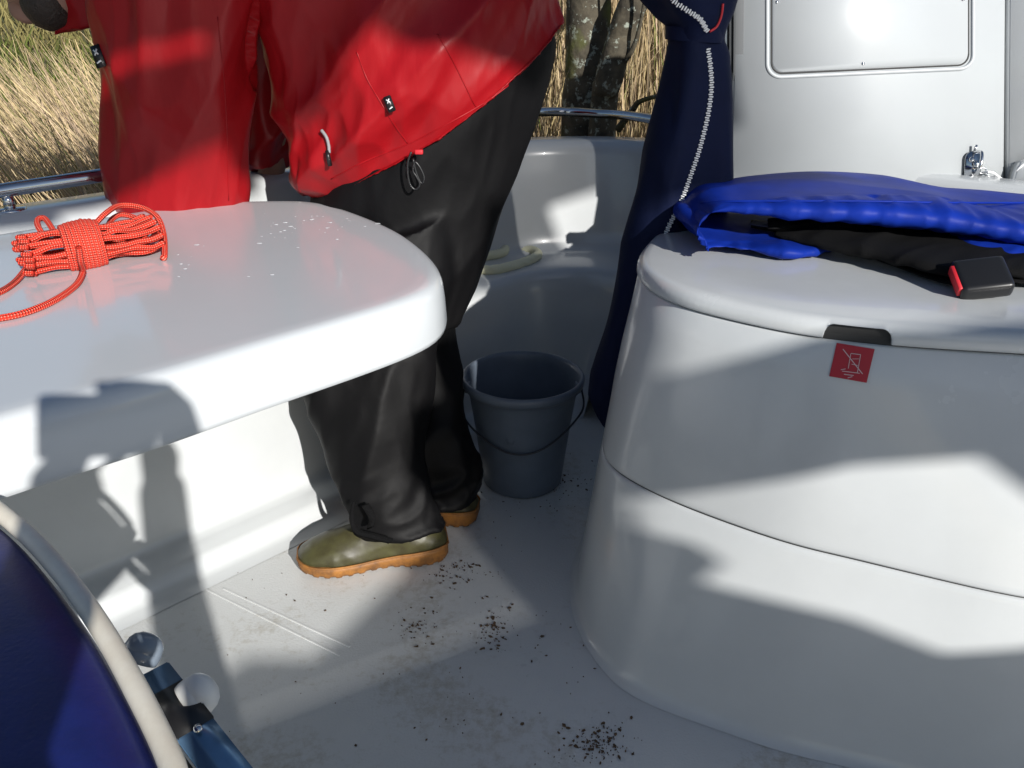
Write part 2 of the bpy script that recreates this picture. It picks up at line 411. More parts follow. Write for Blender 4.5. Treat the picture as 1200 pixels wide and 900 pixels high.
child('crown', joinm([limb([P(900, -330, yt2 + .2), P(960, -500, yt2 + .4), P(980, -800, yt2 + .5)], 0.04, 0.01, 8), limb([P(820, -120, yt2), P(930, -200, yt2 + .3), P(1050, -330, yt2 + .5)], 0.03, 0.008, 8)]), M['bark'], t2)

# ------------------------------------------------------------------ the boat
boat = empty('motorboat', (0, 1.2, -0.4), 'white fibreglass motorboat cockpit with moulded side bench and coaming', 'boat')
PROF = [(-0.090, 0.001), (-0.066, 0.004), (-0.054, 0.010), (-0.046, 0.022), (-0.040, 0.034), (-0.030, 0.041), (0.0, 0.045), (0.016, 0.049), (0.026, 0.058), (0.030, 0.075), (0.034, 0.20), (0.040, 0.31), (0.046, 0.345), (0.056, 0.364), (0.07, 0.372),
        (0.165, 0.378), (0.188, 0.386), (0.20, 0.405), (0.207, 0.44), (0.222, 0.635), (0.228, 0.655), (0.24, 0.668), (0.26, 0.672), (0.33, 0.670), (0.35, 0.662), (0.358, 0.645), (0.36, 0.60), (0.37, 0.3), (0.36, -0.1), (0.31, -0.7)]
rad = 0.25; cx, cy = 0.19, 2.12 - rad * 1.4142
stations = []
L0 = Vector((-2.6, -0.67)); a_end = Vector((cx - rad * .7071, cy + rad * .7071))
for i in range(25): stations.append((L0.lerp(a_end, i / 24), Vector((-.7071, .7071)), 0))
for i in range(1, 17):
    a = R(135) - R(90) * i / 16; dd = Vector((math.cos(a), math.sin(a))); stations.append((Vector((cx, cy)) + dd * rad, dd, 1 if i > 8 else 0))
b_st = Vector((cx + rad * .7071, cy + rad * .7071))
for i in range(1, 13): stations.append((b_st + Vector((.7071, -.7071)) * 1.3 * i / 12, Vector((.7071, .7071)), 1))
rings = []
for p, n_, gap in stations:
    r_ = []
    for o_, z_ in PROF:
        if gap: z_ = max(z_, 0.078)
        q = p + n_ * o_; r_.append(Vector((q.x, q.y, z_)))
    rings.append(r_)
me = loft(rings, cap=False, closed=False)
coam = child('side_bench', me, M['gel'], boat)
dp = [(-2.6, -0.6), (-2.3, -2.5), (3.2, -2.5), (3.2, 0.2), (1.35, 1.35), (0.36, 2.36), (0.19, 2.45), (0.03, 2.36)]
dk = ngon_prism([(x, y, 0) for x, y in dp], Vector((0, 0, -0.06)))
child('deck', dk, M['deck'], boat, smooth=False)
hl = [(-2.45, -0.8), (-2.1, -2.45), (3.1, -2.45), (3.1, 0.2), (1.3, 1.3), (0.34, 2.30), (0.19, 2.38), (0.05, 2.30)]
child('hull', ngon_prism([(x, y, -0.062) for x, y in hl], Vector((0, 0, -0.6))), M['gel'], boat, smooth=False)
# moulded panel ridges in the deck
def ridge_line(p, q, wd=0.004, hh=0.0022):
    p = onz(*p, 0); q = onz(*q, 0); t = (q - p).normalized(); s = Vector((-t.y, t.x, 0)); rg = []
    for e in (p, q): rg.append([e + s * wd + Vector((0, 0, -.002)), e + s * wd * .5 + Vector((0, 0, hh)), e - s * wd * .5 + Vector((0, 0, hh)), e - s * wd + Vector((0, 0, -.002))])
    return loft(rg)
child('deck_moulding', joinm([ridge_line((228, 684), (398, 768), .003, .0015), ridge_line((262, 690), (410, 758), .003, .0015)]), M['deck'], boat, smooth=False)

# ------------------------------------------------------------------ guard rail
def hitplane(u, v, c):     # vertical plane y = x + c
    d = ray(u, v); t = c / (d.y - d.x); return CAM + d * t
def hitplane2(u, v, c):    # vertical plane x + y = c
    d = ray(u, v); t = c / (d.y + d.x); return CAM + d * t
rl = empty('guard_rail', (-0.9, 1.4, 0.67), 'polished stainless guard rail running low above the coaming', 'rail')
CR = 2.33
pa = hitplane(-120, 247, CR); pb = hitplane(0, 224, CR); pc = hitplane(128, 204, CR); pd = hitplane(560, 136, CR)
pe = hitplane(640, 131, CR); 
pf = hitplane2(700, 133, 2.66); pg = hitplane2(760, 139, 2.66); ph = hitplane2(860, 160, 2.66)
pa2 = pa + (pa - pb) * 2.0
for q_ in (pe,): pass
path = catmull([pa2, pa, pb, pc, (pc + pd) / 2 + Vector((0, 0, .004)), pd, pe, pf, pg, ph], 10)
child('rail_tube', tube(path, 0.0125, 16), M['steel'], rl)
for (u, zz, q_) in ((0, 0, hitplane(7, 225, CR)), (0, 0, hitplane(430, 152, CR)), (0, 0, hitplane2(800, 146, 2.66))):
    b_ = Vector((q_.x, q_.y, 0.669))
    child('stanchion', joinm([tube([b_, b_.lerp(q_, .5), q_ + Vector((0, 0, -.006))], 0.010, 12), lathe([(0, .006), (.024, .006), (.026, .003), (.026, 0)], b_ , 24)]), M['steel'], rl)

# ------------------------------------------------------------------ table
TZ = 0.66
tpx = [(143, 250), (190, 243), (240, 238), (283, 235), (340, 234), (372, 236), (412, 247), (460, 267), (492, 289), (510, 310), (512, 325), (500, 340), (470, 353), (430, 366), (380, 381), (300, 404), (150, 449), (0, 489)]
tp = [onz(u, v, TZ) for u, v in tpx]
dA = Vector((-.7071, -.7071, 0))
tp = [tp[0] + dA * 0.62, tp[0] + dA * .3] + tp + [tp[-1] + dA * 0.25, tp[-1] + dA * .42]
e1_ = tp[-1] + dA * .10 + Vector((-.7071, .7071, 0)) * .12; e2_ = tp[0] + dA * .08 + Vector((.7071, -.7071, 0)) * .12
tp = tp + [e1_, e2_]
out = catmull(tp, 6, closed=True)
# resample evenly and smooth
def resample(pts, n):
    L = [0]; N = len(pts)
    for i in range(N): L.append(L[-1] + (pts[(i + 1) % N] - pts[i]).length)
    res = []; j = 0
    for k in range(n):
        s = L[-1] * k / n
        while L[j + 1] < s: j += 1
        t = (s - L[j]) / max(L[j + 1] - L[j], 1e-9); res.append(pts[j].lerp(pts[(j + 1) % N], t))
    return res
out = resample(out, 200)
for _ in range(4): out = [(out[i - 1] + out[i] * 2 + out[(i + 1) % 200]) / 4 for i in range(200)]
def offset(poly, d):
    N = len(poly); res = []
    for i in range(N):
        t = (poly[(i + 1) % N] - poly[i - 1]).normalized(); nn = Vector((t.y, -t.x, 0)); res.append(poly[i] + nn * d)
    return res
area = sum(out[i].x * out[(i + 1) % 200].y - out[(i + 1) % 200].x * out[i].y for i in range(200))
sg = 1 if area > 0 else -1
def ringz(d, z): return [Vector((p.x, p.y, z)) for p in offset(out, d * sg)]
trs = [ringz(-.03, TZ), ringz(-.014, TZ), ringz(-.006, TZ - .001), ringz(0.0, TZ - .004), ringz(.005, TZ - .009), ringz(.008, TZ - .017), ringz(.0105, TZ - .04), ringz(.012, TZ - .068), ringz(.011, TZ - .074), ringz(.006, TZ - .077), ringz(-.012, TZ - .077), ringz(-.016, TZ - .07), ringz(-.02, TZ - .03), ringz(-.05, TZ - .022)]
tb = empty('cockpit_table', onz(150, 340, 0), 'glossy white cockpit table with rounded end and deep rim beside the person', 'table')
child('tabletop', loft(trs, cap=True), M['table'], tb)
pc_ = onz(150, 330, TZ); pc_ = Vector((-0.93, 1.0, 0))
child('leg', lathe([(0, .002), (.10, .002), (.10, .008), (.032, .02), (.03, .03), (.03, TZ - .03), (.07, TZ - .024)], pc_, 32), M['steel'], tb)
dm = []
rd = random.Random(5)
for i in range(70):
    u, v = (rd.gauss(360, 42), rd.gauss(262, 10)) if i < 50 else (rd.uniform(60, 330), rd.uniform(285, 330))
    if not (250 < v < 330) or u > 450 or (u < 200 and v < 330): continue
    c = onz(u, v, TZ); r0 = rd.choice((.0006, .0009, .0012, .0022)); ax = rd.uniform(1.0, 2.2); rg = []
    for hr, hz in ((1, -.0002), (.93, .22), (.7, .4), (.3, .5)):
        rg.append([c + Vector((math.cos(a) * r0 * hr * ax, math.sin(a) * r0 * hr * .8, hz * r0 * .7 + .0001)) for a in [k * math.pi / 5 for k in range(10)]])
    dm.append(loft(rg))
tag(link('water_drops', joinm(dm), M['drop']), 'scattered water drops on the far end of the white table', 'water drops', kind='stuff')

# ------------------------------------------------------------------ storage console on the right
LOOPS = {
 0.00: [(.30, 1.75), (.19, 1.48), (.135, 1.32), (.121, 1.227), (.122, 1.150), (.140, 1.070), (.180, .990), (.240, .945), (.321, .906), (.400, .868), (.520, .832), (.75, .765), (1.1, .70), (1.5, .66)],
 0.30: [(.345, 1.75), (.23, 1.48), (.175, 1.33), (.157, 1.237), (.163, 1.185), (.190, 1.135), (.250, 1.07), (.34, 1.0), (.410, .955), (.477, .925), (.575, .880), (.72, .825), (1.1, .755), (1.5, .71)],
 0.60: [(.40, 1.75), (.275, 1.48), (.222, 1.35), (.206, 1.268), (.217, 1.190), (.250, 1.125), (.301, 1.075), (.36, 1.030), (.413, 1.002), (.499, .974), (.60, .955), (.75, .930), (1.1, .87), (1.5, .83)],
}
def podloop(z, off=0.0, n=6):
    if z <= .3: A, B, t = LOOPS[0.0], LOOPS[0.3], z / .3
    else: A, B, t = LOOPS[0.3], LOOPS[0.6], (z - .3) / .3
    pts = [Vector((a[0] * (1 - t) + b[0] * t, a[1] * (1 - t) + b[1] * t, 0)) for a, b in zip(A, B)]
    c = catmull(pts, n); N = len(c)
    for _ in range(6): c = [c[0]] + [(c[i - 1] + c[i] * 2 + c[i + 1]) / 4 for i in range(1, N - 1)] + [c[-1]]
    res = []
    for i in range(N):
        tt = (c[min(i + 1, N - 1)] - c[max(i - 1, 0)]).normalized(); nn = Vector((tt.y, -tt.x, 0))
        res.append(c[i] + nn * off + Vector((0, 0, z)))
    return res
_pa = podloop(.2); _pn = podloop(.2, .1)
PS = 1 if (_pn[30] - Vector((.6, 1.4, .2))).length > (_pa[30] - Vector((.6, 1.4, .2))).length else -1
pod = empty('storage_console', (.7, 1.3, 0), 'large white moulded storage console standing on the right of the deck', 'console')
def wallmesh(specs): return loft([podloop(z, o * PS) for z, o in specs], cap=False, closed=False)
me = wallmesh([(0.001, .012), (.004, .006), (.010, .002), (.022, 0), (.06, 0), (.12, 0), (.18, 0), (.24, 0), (.285, 0), (.2925, -.0006), (.2955, -.002), (.2957, -.006)])
child('base', me, M['gel'], pod)
me = wallmesh([(.2985, -.006), (.2987, -.002), (.302, -.0003), (.31, 0), (.36, .001), (.42, .003), (.48, .003), (.54, .001), (.595, 0), (.5975, -.002), (.598, -.006), (.598, -.05)])
body = child('cabinet', me, M['gel'], pod)
child('seam', joinm([wallmesh([(.291, -.0045), (.303, -.0045)]), wallmesh([(.594, -.005), (.606, -.005)])]), M['dark_gap'], pod)
# lid: rim wall (with a grip slot in it) and a crowned top
LT = .628
lidspec = [(.602, -.02), (.6005, -.004), (.601, .0015), (.604, .003), (.612, .003), (.618, .0015), (.623, -.002), (.6265, -.008), (LT, -.018)]
rings = [podloop(min(z, .6), o * PS) for z, o in lidspec]
for rg, (z, o) in zip(rings, lidspec):
    for p in rg: p.z = z
# the rim carries a notch between these two points (grip slot), found on the rim line
def near_i(rg, u):
    best = 0; bd = 9e9
    for i, p in enumerate(rg):
        q = p - CAM; zc = q.dot(FW); uu = 600 + F * q.x / zc
        if abs(uu - u) < bd and i > 20: bd = abs(uu - u); best = i
    return best
rim = rings[4]
def dens(rg, k=10):
    o_ = []
    for i in range(len(rg) - 1):
        for j in range(k): o_.append(rg[i].lerp(rg[i + 1], j / k))
    return o_ + [rg[-1]]
rings = [dens(r) for r in rings]; rim = rings[4]
i0 = near_i(rim, 966); i1 = near_i(rim, 1047)
nl = len(rim); vs = []; fs = []
def notch(i):
    t = (i - i0) / (i1 - i0)
    if t < 0 or t > 1: return 0
    e = min(t, 1 - t) / 0.16; return 0.0215 * math.sqrt(max(0, 1 - (1 - min(e, 1)) ** 2))
for k, rg in enumerate(rings):
    for i, p in enumerate(rg):
        q = p.copy(); h = notch(i)
        if h and k < 7: q.z = min(max(q.z, .601 + h), .6245 + .0003 * k)
        vs.append(q)
for k in range(len(rings) - 1):
    for i in range(nl - 1): a = k * nl + i; fs.append((a, a + 1, a + nl + 1, a + nl))
me = mesh('lid', vs, fs)
topring = [Vector((p.x, p.y, LT)) for p in rings[-1]]
cen = Vector((.95, 1.6, LT + .004)); tv = topring[:]; 
m1 = [p.lerp(cen, .08) + Vector((0, 0, .0015)) for p in topring]; m2 = [p.lerp(cen, .3) + Vector((0, 0, .001)) for p in topring]
top = loft([topring, m1, m2, [cen] * len(topring)], cap=False, closed=False)
lid = child('lid', joinm([me, top]), M['gel'], pod)
bm = bmesh.new(); bm.from_mesh(lid.data); bmesh.ops.remove_doubles(bm, verts=bm.verts, dist=1e-5); bmesh.ops.recalc_face_normals(bm, faces=bm.faces[:])
bm.to_mesh(lid.data); bm.free()
for p in lid.data.polygons: p.use_smooth = True
if lid.data.polygons[0]: pass
# dark pocket behind the grip slot
pk = [podloop(.6, -.006 * PS), podloop(.6, -.03 * PS)]
pk = [dens(r)[i0 - 2:i1 + 3] for r in pk]
child('grip_recess', joinm([ngon_prism([Vector((p.x, p.y, .600)) for p in pk[0]] + [Vector((p.x, p.y, .600)) for p in reversed(pk[1])], Vector((0, 0, .024)))]), M['dark_gap'], pod, smooth=False)
# shelf and bulkhead behind the lid
child('shelf', joinm([box((1.12, 1.84, .600), (1.42, .30, .05), bev=.008), box((1.12, 1.86, .28), (1.36, .2, .56))]), M['gel'], pod, smooth=False)

# safety sticker
def bvh_of(o):
    mw = o.matrix_world
    off = Vector((0, 0, 0)); p = o
    while p is not None: off += p.location; p = p.parent
    return BVHTree.FromPolygons([v.co + off for v in o.data.vertices], [tuple(p.vertices) for p in o.data.polygons])
bt = bvh_of(body)
def hit(bv, u, v):
    d = ray(u, v).normalized(); r = bv.ray_cast(CAM, d)
    return r[0], r[1]
pS, nS = hit(bt, 998, 425)
if nS.dot(ray(998, 425)) > 0: nS = -nS
upv = (Vector((0, 0, 1)) - nS * nS.z).normalized(); rtv = upv.cross(nS)
if rtv.x < 0: rtv = -rtv
def quad(c, w_, h_, ang=0, lift=0.0):
    a = math.cos(ang) * rtv + math.sin(ang) * upv; b = -math.sin(ang) * rtv + math.cos(ang) * upv
    base = pS + nS * (.0006 + lift) + rtv * c[0] + upv * c[1]
    return ngon_prism([base - a * w_ / 2 - b * h_ / 2, base + a * w_ / 2 - b * h_ / 2, base + a * w_ / 2 + b * h_ / 2, base - a * w_ / 2 + b * h_ / 2], nS * .0006)
st = empty('warning_sticker', pS, 'small red square prohibition sticker below the grip slot of the console', 'sticker')
S_ = .047
child('plate', quad((0, 0), S_, S_ * .98, R(-3)), M['sticker'], st, smooth=False)
k_ = .0007
sym = [quad((.001, .002), .0415, .0011, R(-46), k_), quad((-.003, .002), .0008, .020, 0, k_), quad((.009, .000), .0008, .024, 0, k_), quad((.003, .0125), .012, .0009, 0, k_),
       quad((.004, .006), .008, .0006, R(8), k_), quad((.004, -.002), .008, .0006, R(-6), k_), quad((.001, -.0125), .022, .0009, 0, k_), quad((-.009, -.010), .006, .0008, R(20), k_),
       quad((-.001, -.0165), .012, .0010, 0, k_), quad((.001, -.0195), .006, .0009, R(25), k_)]
child('symbol', joinm(sym), M['sticker_white'], st, smooth=False)

# ------------------------------------------------------------------ cabin door behind the console
dy = 1.74
BL = onz(857, 214, .655); BR = onz(1177, 216, .655)
tilt = R(20); dup_ = Vector((0, math.sin(tilt), math.cos(tilt))); dn = Vector((0, -math.cos(tilt), math.sin(tilt)))
def dpl(u, v):        # pixel on the door's front plane
    d = ray(u, v); t = (BL - CAM).dot(dn) / d.dot(dn); return CAM + d * t
door = empty('cabin_door', BL, 'white cabin door panel with rounded inset hatch behind the blue life jacket', 'door')
dc = [dpl(857, 214), dpl(1177, 215), dpl(1180, -160), dpl(864, -160)]
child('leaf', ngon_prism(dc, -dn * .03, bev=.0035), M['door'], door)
def rr_path(u0, v0, u1, v1, sl, r=16):
    pts = []
    cs = [(u0 + r, v1 - r, 90, 180), (u0 + r, v0 + r, 180, 270), (u1 - r, v0 + r, 270, 360), (u1 - r, v1 - r, 0, 90)]
    for cu, cv, a0, a1 in cs:
        for k in range(9):
            a = R(a0 + (a1 - a0) * k / 8); uu = cu + r * math.cos(a); vv = cv + r * math.sin(a)
            vv += (uu - u0) * sl * ((vv - v0) / (v1 - v0)); pts.append(dpl(uu, vv))
    return pts
pth = rr_path(899, -130, 1140, 91, -.045)
pr_in = rr_path(905, -124, 1134, 85, -.045, 13)
child('hatch_frame', tube([p + dn * .0005 for p in pth], .0042, 10, closed=True), M['door'], door)
child('hatch_seam', tube([p + dn * -.0008 for p in rr_path(904, -125, 1135, 86.5, -.045, 13)], .0022, 8, closed=True), M['dark_gap'], door)
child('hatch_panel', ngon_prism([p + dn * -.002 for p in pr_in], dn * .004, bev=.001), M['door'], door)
for (u, v) in ((910, 3), (1011, 75), (1128, 0)):
    c = dpl(u, v) + dn * .002
    child('screw', joinm([lathe([(.0034, 0), (.0034, .0012), (.0024, .002), (.0, .0021)], c, 16, dn)]), M['steel'], door)
# latch at the lower right corner
lc = dpl(1138, 196)
pl = []
for k in range(17): a = R(180 * k / 16); pl.append(lc + Vector((math.cos(a) * .017, 0, 0)) + dup_ * (.016 + math.sin(a) * .017))
pl = [lc + Vector((.017, 0, 0)) - dup_ * .034] + pl + [lc - Vector((.017, 0, 0)) - dup_ * .034]
latch = child('latch_plate', ngon_prism([p + dn * .001 for p in pl], dn * .008, bev=.0015), M['steel'], door)
lm = [tube(catmull([lc + dn * .006 + dup_ * .03, lc + dn * .03 + dup_ * .025 + Vector((.004, 0, 0)), lc + dn * .034 - dup_ * .004, lc + dn * .02 - dup_ * .016, lc + dn * .008 - dup_ * .012], 6), .0035, 8),
      tube([lc + dn * .006 + dup_ * .028, lc + dn * .012 + dup_ * .045 + Vector((.003, 0, 0))], .0028, 8),
      lathe([(0, .012), (.007, .012), (.008, .008), (.008, 0)], lc + Vector((.004, 0, 0)) + dup_ * .004 + dn * .006, 18, dn),
      lathe([(0, .010), (.005, .010), (.006, .006), (.006, 0)], lc + Vector((-.006, 0, 0)) + dup_ * .014 + dn * .006, 18, dn),
      lathe([(0, .010), (.006, .010), (.007, .006), (.007, 0)], lc + Vector((.006, 0, 0)) - dup_ * .012 + dn * .006, 18, dn)]
for k in range(3):
    c = lc + dn * (.018) + Vector((.014 + .010 * k, 0, 0)) - dup_ * (.010 + .004 * k); q = Vector((1, 0, .3)).normalized()
    lm.append(tube([c + Vector((math.cos(a) * .009, 0, 0)) + (dn if k % 2 else dup_) * math.sin(a) * .006 for a in [R(36 * j) for j in range(10)]], .0016, 6, closed=True))
child('latch', joinm(lm), M['steel'], door)
s_a = lc + dn * .02 + Vector((.02, 0, 0)) - dup_ * .012
child('lower_track', box((onz(1000, 216, .65).x + .02, BL.y + .012, .640), (.72, .02, .026), bev=.002), M['steel'], door)
child('corner_fitting', joinm([box(dpl(848, 212) + Vector((0, -.008, -.002)), (.036, .02, .014), bev=.003), lathe([(0, .016), (.006, .016), (.008, .01), (.008, 0)], dpl(850, 208) + Vector((0, -.02, 0)), 16, Vector((0, -1, .4)).normalized())]), M['steel'], door)
cord = tube(catmull([s_a, s_a + Vector((.015, -.005, -.003)), onz(1172, 209, .66) + Vector((0, -.03, 0)), dpl(1184, 200) + dn * .03, dpl(1196, 192) + dn * .03, dpl(1215, 186) + dn * .02], 8), .0022, 8, twist=900)
c_o = link('string', cord, M['white_fabric']); tag(rec(c_o, s_a), 'thin white string tied to the chrome latch of the cabin door', 'string')
# fixed cabin side panel right of the door
wallr = empty('cabin_wall', dpl(1185, 215), 'white fixed cabin wall at the right edge beside the door', 'wall')
child('panel', ngon_prism([dpl(1182, 214), dpl(1500, 214), dpl(1500, -160), dpl(1185, -160)], -dn * .03, bev=.003), M['gel'], wallr)
child('step_moulding', ngon_prism([p + dn * .002 for p in (dpl(1176, 219), dpl(1182, 200), dpl(1186, 191), dpl(1196, 188), dpl(1420, 188), dpl(1420, 219))], dn * .03, bev=.004), M['gel'], wallr)
child('gap', ngon_prism([dpl(1174, 214) - dn * .02, dpl(1188, 214) - dn * .02, dpl(1190, -160) - dn * .02, dpl(1176, -160) - dn * .02], -dn * .006), M['dark_gap'], wallr)
# ribbed dark post left of the door
post = empty('cabin_post', ony(850, 170, 1.84), 'dark grey ribbed sliding track post between the navy curtain and white door', 'post')
def pyq(u, v, y): return ony(u, v, y)
child('channel', ngon_prism([pyq(838, 168, 1.84), pyq(870, 168, 1.84), pyq(874, -200, 1.90), pyq(842, -200, 1.90)], Vector((0, .03, 0))), M['strip'], post, smooth=False)
for k in range(4):
    u = 844 + k * 5
    child('rib', ngon_prism([pyq(u, 169, 1.83), pyq(u + 2.2, 169, 1.83), pyq(u + 4.2, -200, 1.89), pyq(u + 2, -200, 1.89)], Vector((0, .008, 0))), M['steel'] if k == 1 else M['strip'], post, smooth=False)
bt_lid = bvh_of(lid)

# ------------------------------------------------------------------ rolled navy canopy curtain
def sring(L, Rr, y, dyy, n=40, sag=0.0, ph=0.0, amp=0.0, k=5):
    l = ony(*L, y); r = ony(*Rr, y); c = (l + r) / 2; h = (r - l) / 2; yv = Vector((0, dyy, 0)) + h.normalized().cross(Vector((0, 1, 0))) * sag
    res = []
    for j in range(n):
        a = 2 * math.pi * j / n; m_ = 1 + amp * math.sin(k * a + ph)
        res.append(c + h * math.cos(a) * (1 + (m_ - 1) * .25) + yv * math.sin(a) * m_)
    return res
cu = empty('canopy_curtain', ony(770, 40, 1.5), 'navy canvas curtain tied in a bundle beside the cabin door', 'curtain')
Yc = 1.50
cd = [((770, -420), (930, -420), .10, 0), ((700, -200), (900, -200), .09, .3), ((722, -80), (868, -80), .085, .6), ((746, -10), (856, -10), .07, .9), ((766, 14), (850, 14), .058, 1), ((784, 30), (843, 32), .045, 1.1), ((785, 46), (840, 48), .04, 1.2),
      ((781, 64), (846, 64), .045, 1.3), ((772, 105), (848, 105), .052, 1.5), ((757, 170), (850, 170), .06, 1.7), ((745, 225), (852, 225), .062, 1.9), ((728, 300), (828, 292), .06, 2.1), ((714, 360), (800, 345), .055, 2.3), ((700, 415), (780, 390), .05, 2.5), ((690, 462), (760, 430), .04, 2.7), ((700, 482), (745, 470), .028, 2.8), ((711, 497), (728, 494), .012, 2.9)]
base_r = [sring(a, b, Yc, d_, 72, ph=p_, amp=.22, k=3) for a, b, d_, p_ in cd]
rings = []
for i in range(len(base_r) - 1):
    for t in (0, .25, .5, .75): rings.append([a.lerp(b, t) for a, b in zip(base_r[i], base_r[i + 1])])
rings.append(base_r[-1])
cm = remesh(loft(rings), .006, 2)
def cfold(p, k, st):
    d = Vector((-.25, 0, .97)); a = p.dot(d); q = (p - d * a) * k + d * (a * k / st); q = q + .3 * noise.noise_vector(q); return noise.voronoi(q)[0][0] * 2 - .9
folds(cm, lambda p: .008 * ridge(p, 7, Vector((-.25, 0, .97)), 5, 2.0) + .012 * cfold(p, 11, 7) - .004)
cur = child('cloth', cm, M['navy'], cu)
btc = bvh_of(cur)
# retaining strap
def around(u0, v0, u1, v1, y, dyy, wpx, lift=.004):
    rgs = []
    for dv in (-wpx / 2, wpx / 2):
        rgs.append(sring((u0, v0 + dv), (u1, v1 + dv), y, dyy, 40))
    me = loft(rgs, cap=False)
    return me
child('strap', around(780, 38, 847, 42, Yc, .052, 16), M['navy'], cu)
# zip teeth along the front of the cloth
def surf(bv, u, v, lift=.0015):
    p, n_ = hit(bv, u, v)
    if p is None: return None, None
    if n_.dot(ray(u, v)) > 0: n_ = -n_
    return p + n_ * lift, n_
def zipper(pxs, step=.0038, size=(.0072, .0025, .0040)):
    raw = [surf(btc, u, v)[0] for u, v in catmull([(a, b, 0) for a, b in pxs], 12) for u, v in [(u, v)]] if False else []
    for q in catmull([(a, b, 0) for a, b in pxs], 12):
        p_, _n = surf(btc, q.x, q.y)
        if p_ is not None: raw.append(p_)
    ms = []; acc = 0; side = 0
    for i in range(1, len(raw)):
        seg = raw[i] - raw[i - 1]; L = seg.length
        if L > .05: continue
        s = acc
        while s < L:
            c = raw[i - 1] + seg * (s / L); t = seg.normalized(); x = Vector((0, -1, .1)).cross(t).normalized(); side ^= 1
            rm = Matrix((x, t, x.cross(t))).transposed()
            ms.append(box(c + x * (.0007 if side else -.0007), (size[0], size[1], size[2]), rot=rm, bev=.0005, seg=1)); s += step / 1.0
        acc = s - L
    tape = tube([p for p in raw], .0022, 6)
    return joinm(ms + ([tape] if False else []))
child('zip_teeth', zipper([(829, 58), (832, 80), (833, 104), (829, 135), (820, 172), (809, 205), (797, 237), (785, 262), (777, 280)]), M['white_fabric'], cu, smooth=False)
child('zip_teeth', zipper([(780, -12), (792, 2), (806, 12), (820, 22), (828, 36)], step=.0044), M['white_fabric'], cu, smooth=False)
pr = [surf(btc, u, v, .004)[0] for u, v in ((830, 36), (838, 30), (843, 18), (845, 4))]
child('red_cord', tube(catmull([p for p in pr if p is not None], 6), .002, 8), M['redtrim'], cu)

def crease0(p, k):
    q = Vector((p.x * k, p.y * k * .3, p.z * k * .3)); q = q + .3 * noise.noise_vector(q); return noise.voronoi(q)[0][0] * 2 - .9
# ------------------------------------------------------------------ life jacket on the lid
lj = empty('life_jacket', onz(960, 290, LT), 'folded royal blue life jacket lying on the console lid', 'life jacket')
def strip(ctrl, w_scale=1.0, n=28, seed=0, amp=.004):
    """ctrl: list of (centre, half width vector, half thickness vector)"""
    cs = catmull([c for c, a, b in ctrl], 8); aa = catmull([a for c, a, b in ctrl], 8); bb = catmull([b for c, a, b in ctrl], 8)
    rgs = []
    for i, (c, a, b) in enumerate(zip(cs, aa, bb)):
        rg = []
        for j in range(n):
            th = 2 * math.pi * j / n; ca, sa = math.cos(th), math.sin(th)
            e = .42
            q = c + a * math.copysign(abs(ca) ** e, ca) + b * math.copysign(abs(sa) ** .8, sa)
            rg.append(q)
        rgs.append(rg)
    return loft(rgs)
def V(*a): return Vector(a)
# upper and lower leaf: one folded padded strip, doubling back at the left
def px3(u, v, z): return onz(u, v, z)
zt = .705; zl = .642
def mid(un, vn, uf, vf, z, th, tilt_=0.0):
    n_ = onz(un, vn, z); f_ = onz(uf, vf, z); return ((n_ + f_) / 2, (f_ - n_) / 2, V(0, 0, th))
def fold_pt(u, z, yn, yf, tx, tz):
    """fold at the left: centre by column u and height z, thickness vector points outwards"""
    ym = (yn + yf) / 2; d = ray(u, 260); x = d.x / d.y * ym
    return (V(x, ym, z), V(0, (yf - yn) / 2, 0), V(tx, 0, tz))
yN, yFr = 1.26, 1.44
ctrl = [mid(975, 293, 985, 262, .642, .007), mid(935, 299, 950, 262, .643, .010), mid(885, 294, 900, 255, .645, .012), mid(840, 290, 856, 250, .647, .012),
        fold_pt(818, .651, 1.24, 1.42, -.004, .011), fold_pt(806, .668, 1.26, 1.44, -.011, .003), fold_pt(808, .690, 1.28, 1.46, -.010, -.006), fold_pt(826, .703, 1.29, 1.48, -.003, -.012),
        fold_pt(856, .706, 1.28, 1.50, 0, -.013), fold_pt(900, .707, 1.26, 1.52, 0, -.017), fold_pt(980, .706, 1.24, 1.54, 0, -.021), fold_pt(1060, .700, 1.22, 1.53, 0, -.022), fold_pt(1130, .690, 1.20, 1.47, 0, -.022), fold_pt(1200, .686, 1.18, 1.46, 0, -.022), fold_pt(1290, .68, 1.16, 1.44, 0, -.02)]
lm = remesh(strip(ctrl), .0045, 2)
YV = V(0, 1, 0)
folds(lm, lambda p: .006 * ridge(p, 7, V(.97, .2, 0), 2.5, 1) + (.0040 * crease0(p, 30) if p.y < 1.30 else 0) - .003)
leaf = child('padded_collar', lm, M['blue'], lj)
btl = bvh_of(leaf)
pp = []
for u, v in ((822, 238), (850, 236.5), (890, 236), (940, 236), (1000, 236), (1060, 237), (1120, 238), (1199, 238), (1240, 238)):
    p_, n_ = surf(btl, u, v, .0005)
    if p_ is not None: pp.append(p_)
if len(pp) > 3: child('piping', tube(catmull(pp, 6), .0020, 8), M['blue'], leaf if False else lj)
ctrl = [mid(1085, 270, 1092, 262, .660, .006), mid(1130, 290, 1140, 258, .660, .011), mid(1180, 300, 1190, 262, .658, .012), mid(1250, 306, 1260, 262, .655, .012)]
lm = remesh(strip(ctrl), .004, 2); folds(lm, lambda p: .003 * ridge(p, 30, V(.9, .3, 0).normalized(), 3, 7) - .0015)
child('lower_flap', lm, M['blue'], lj)
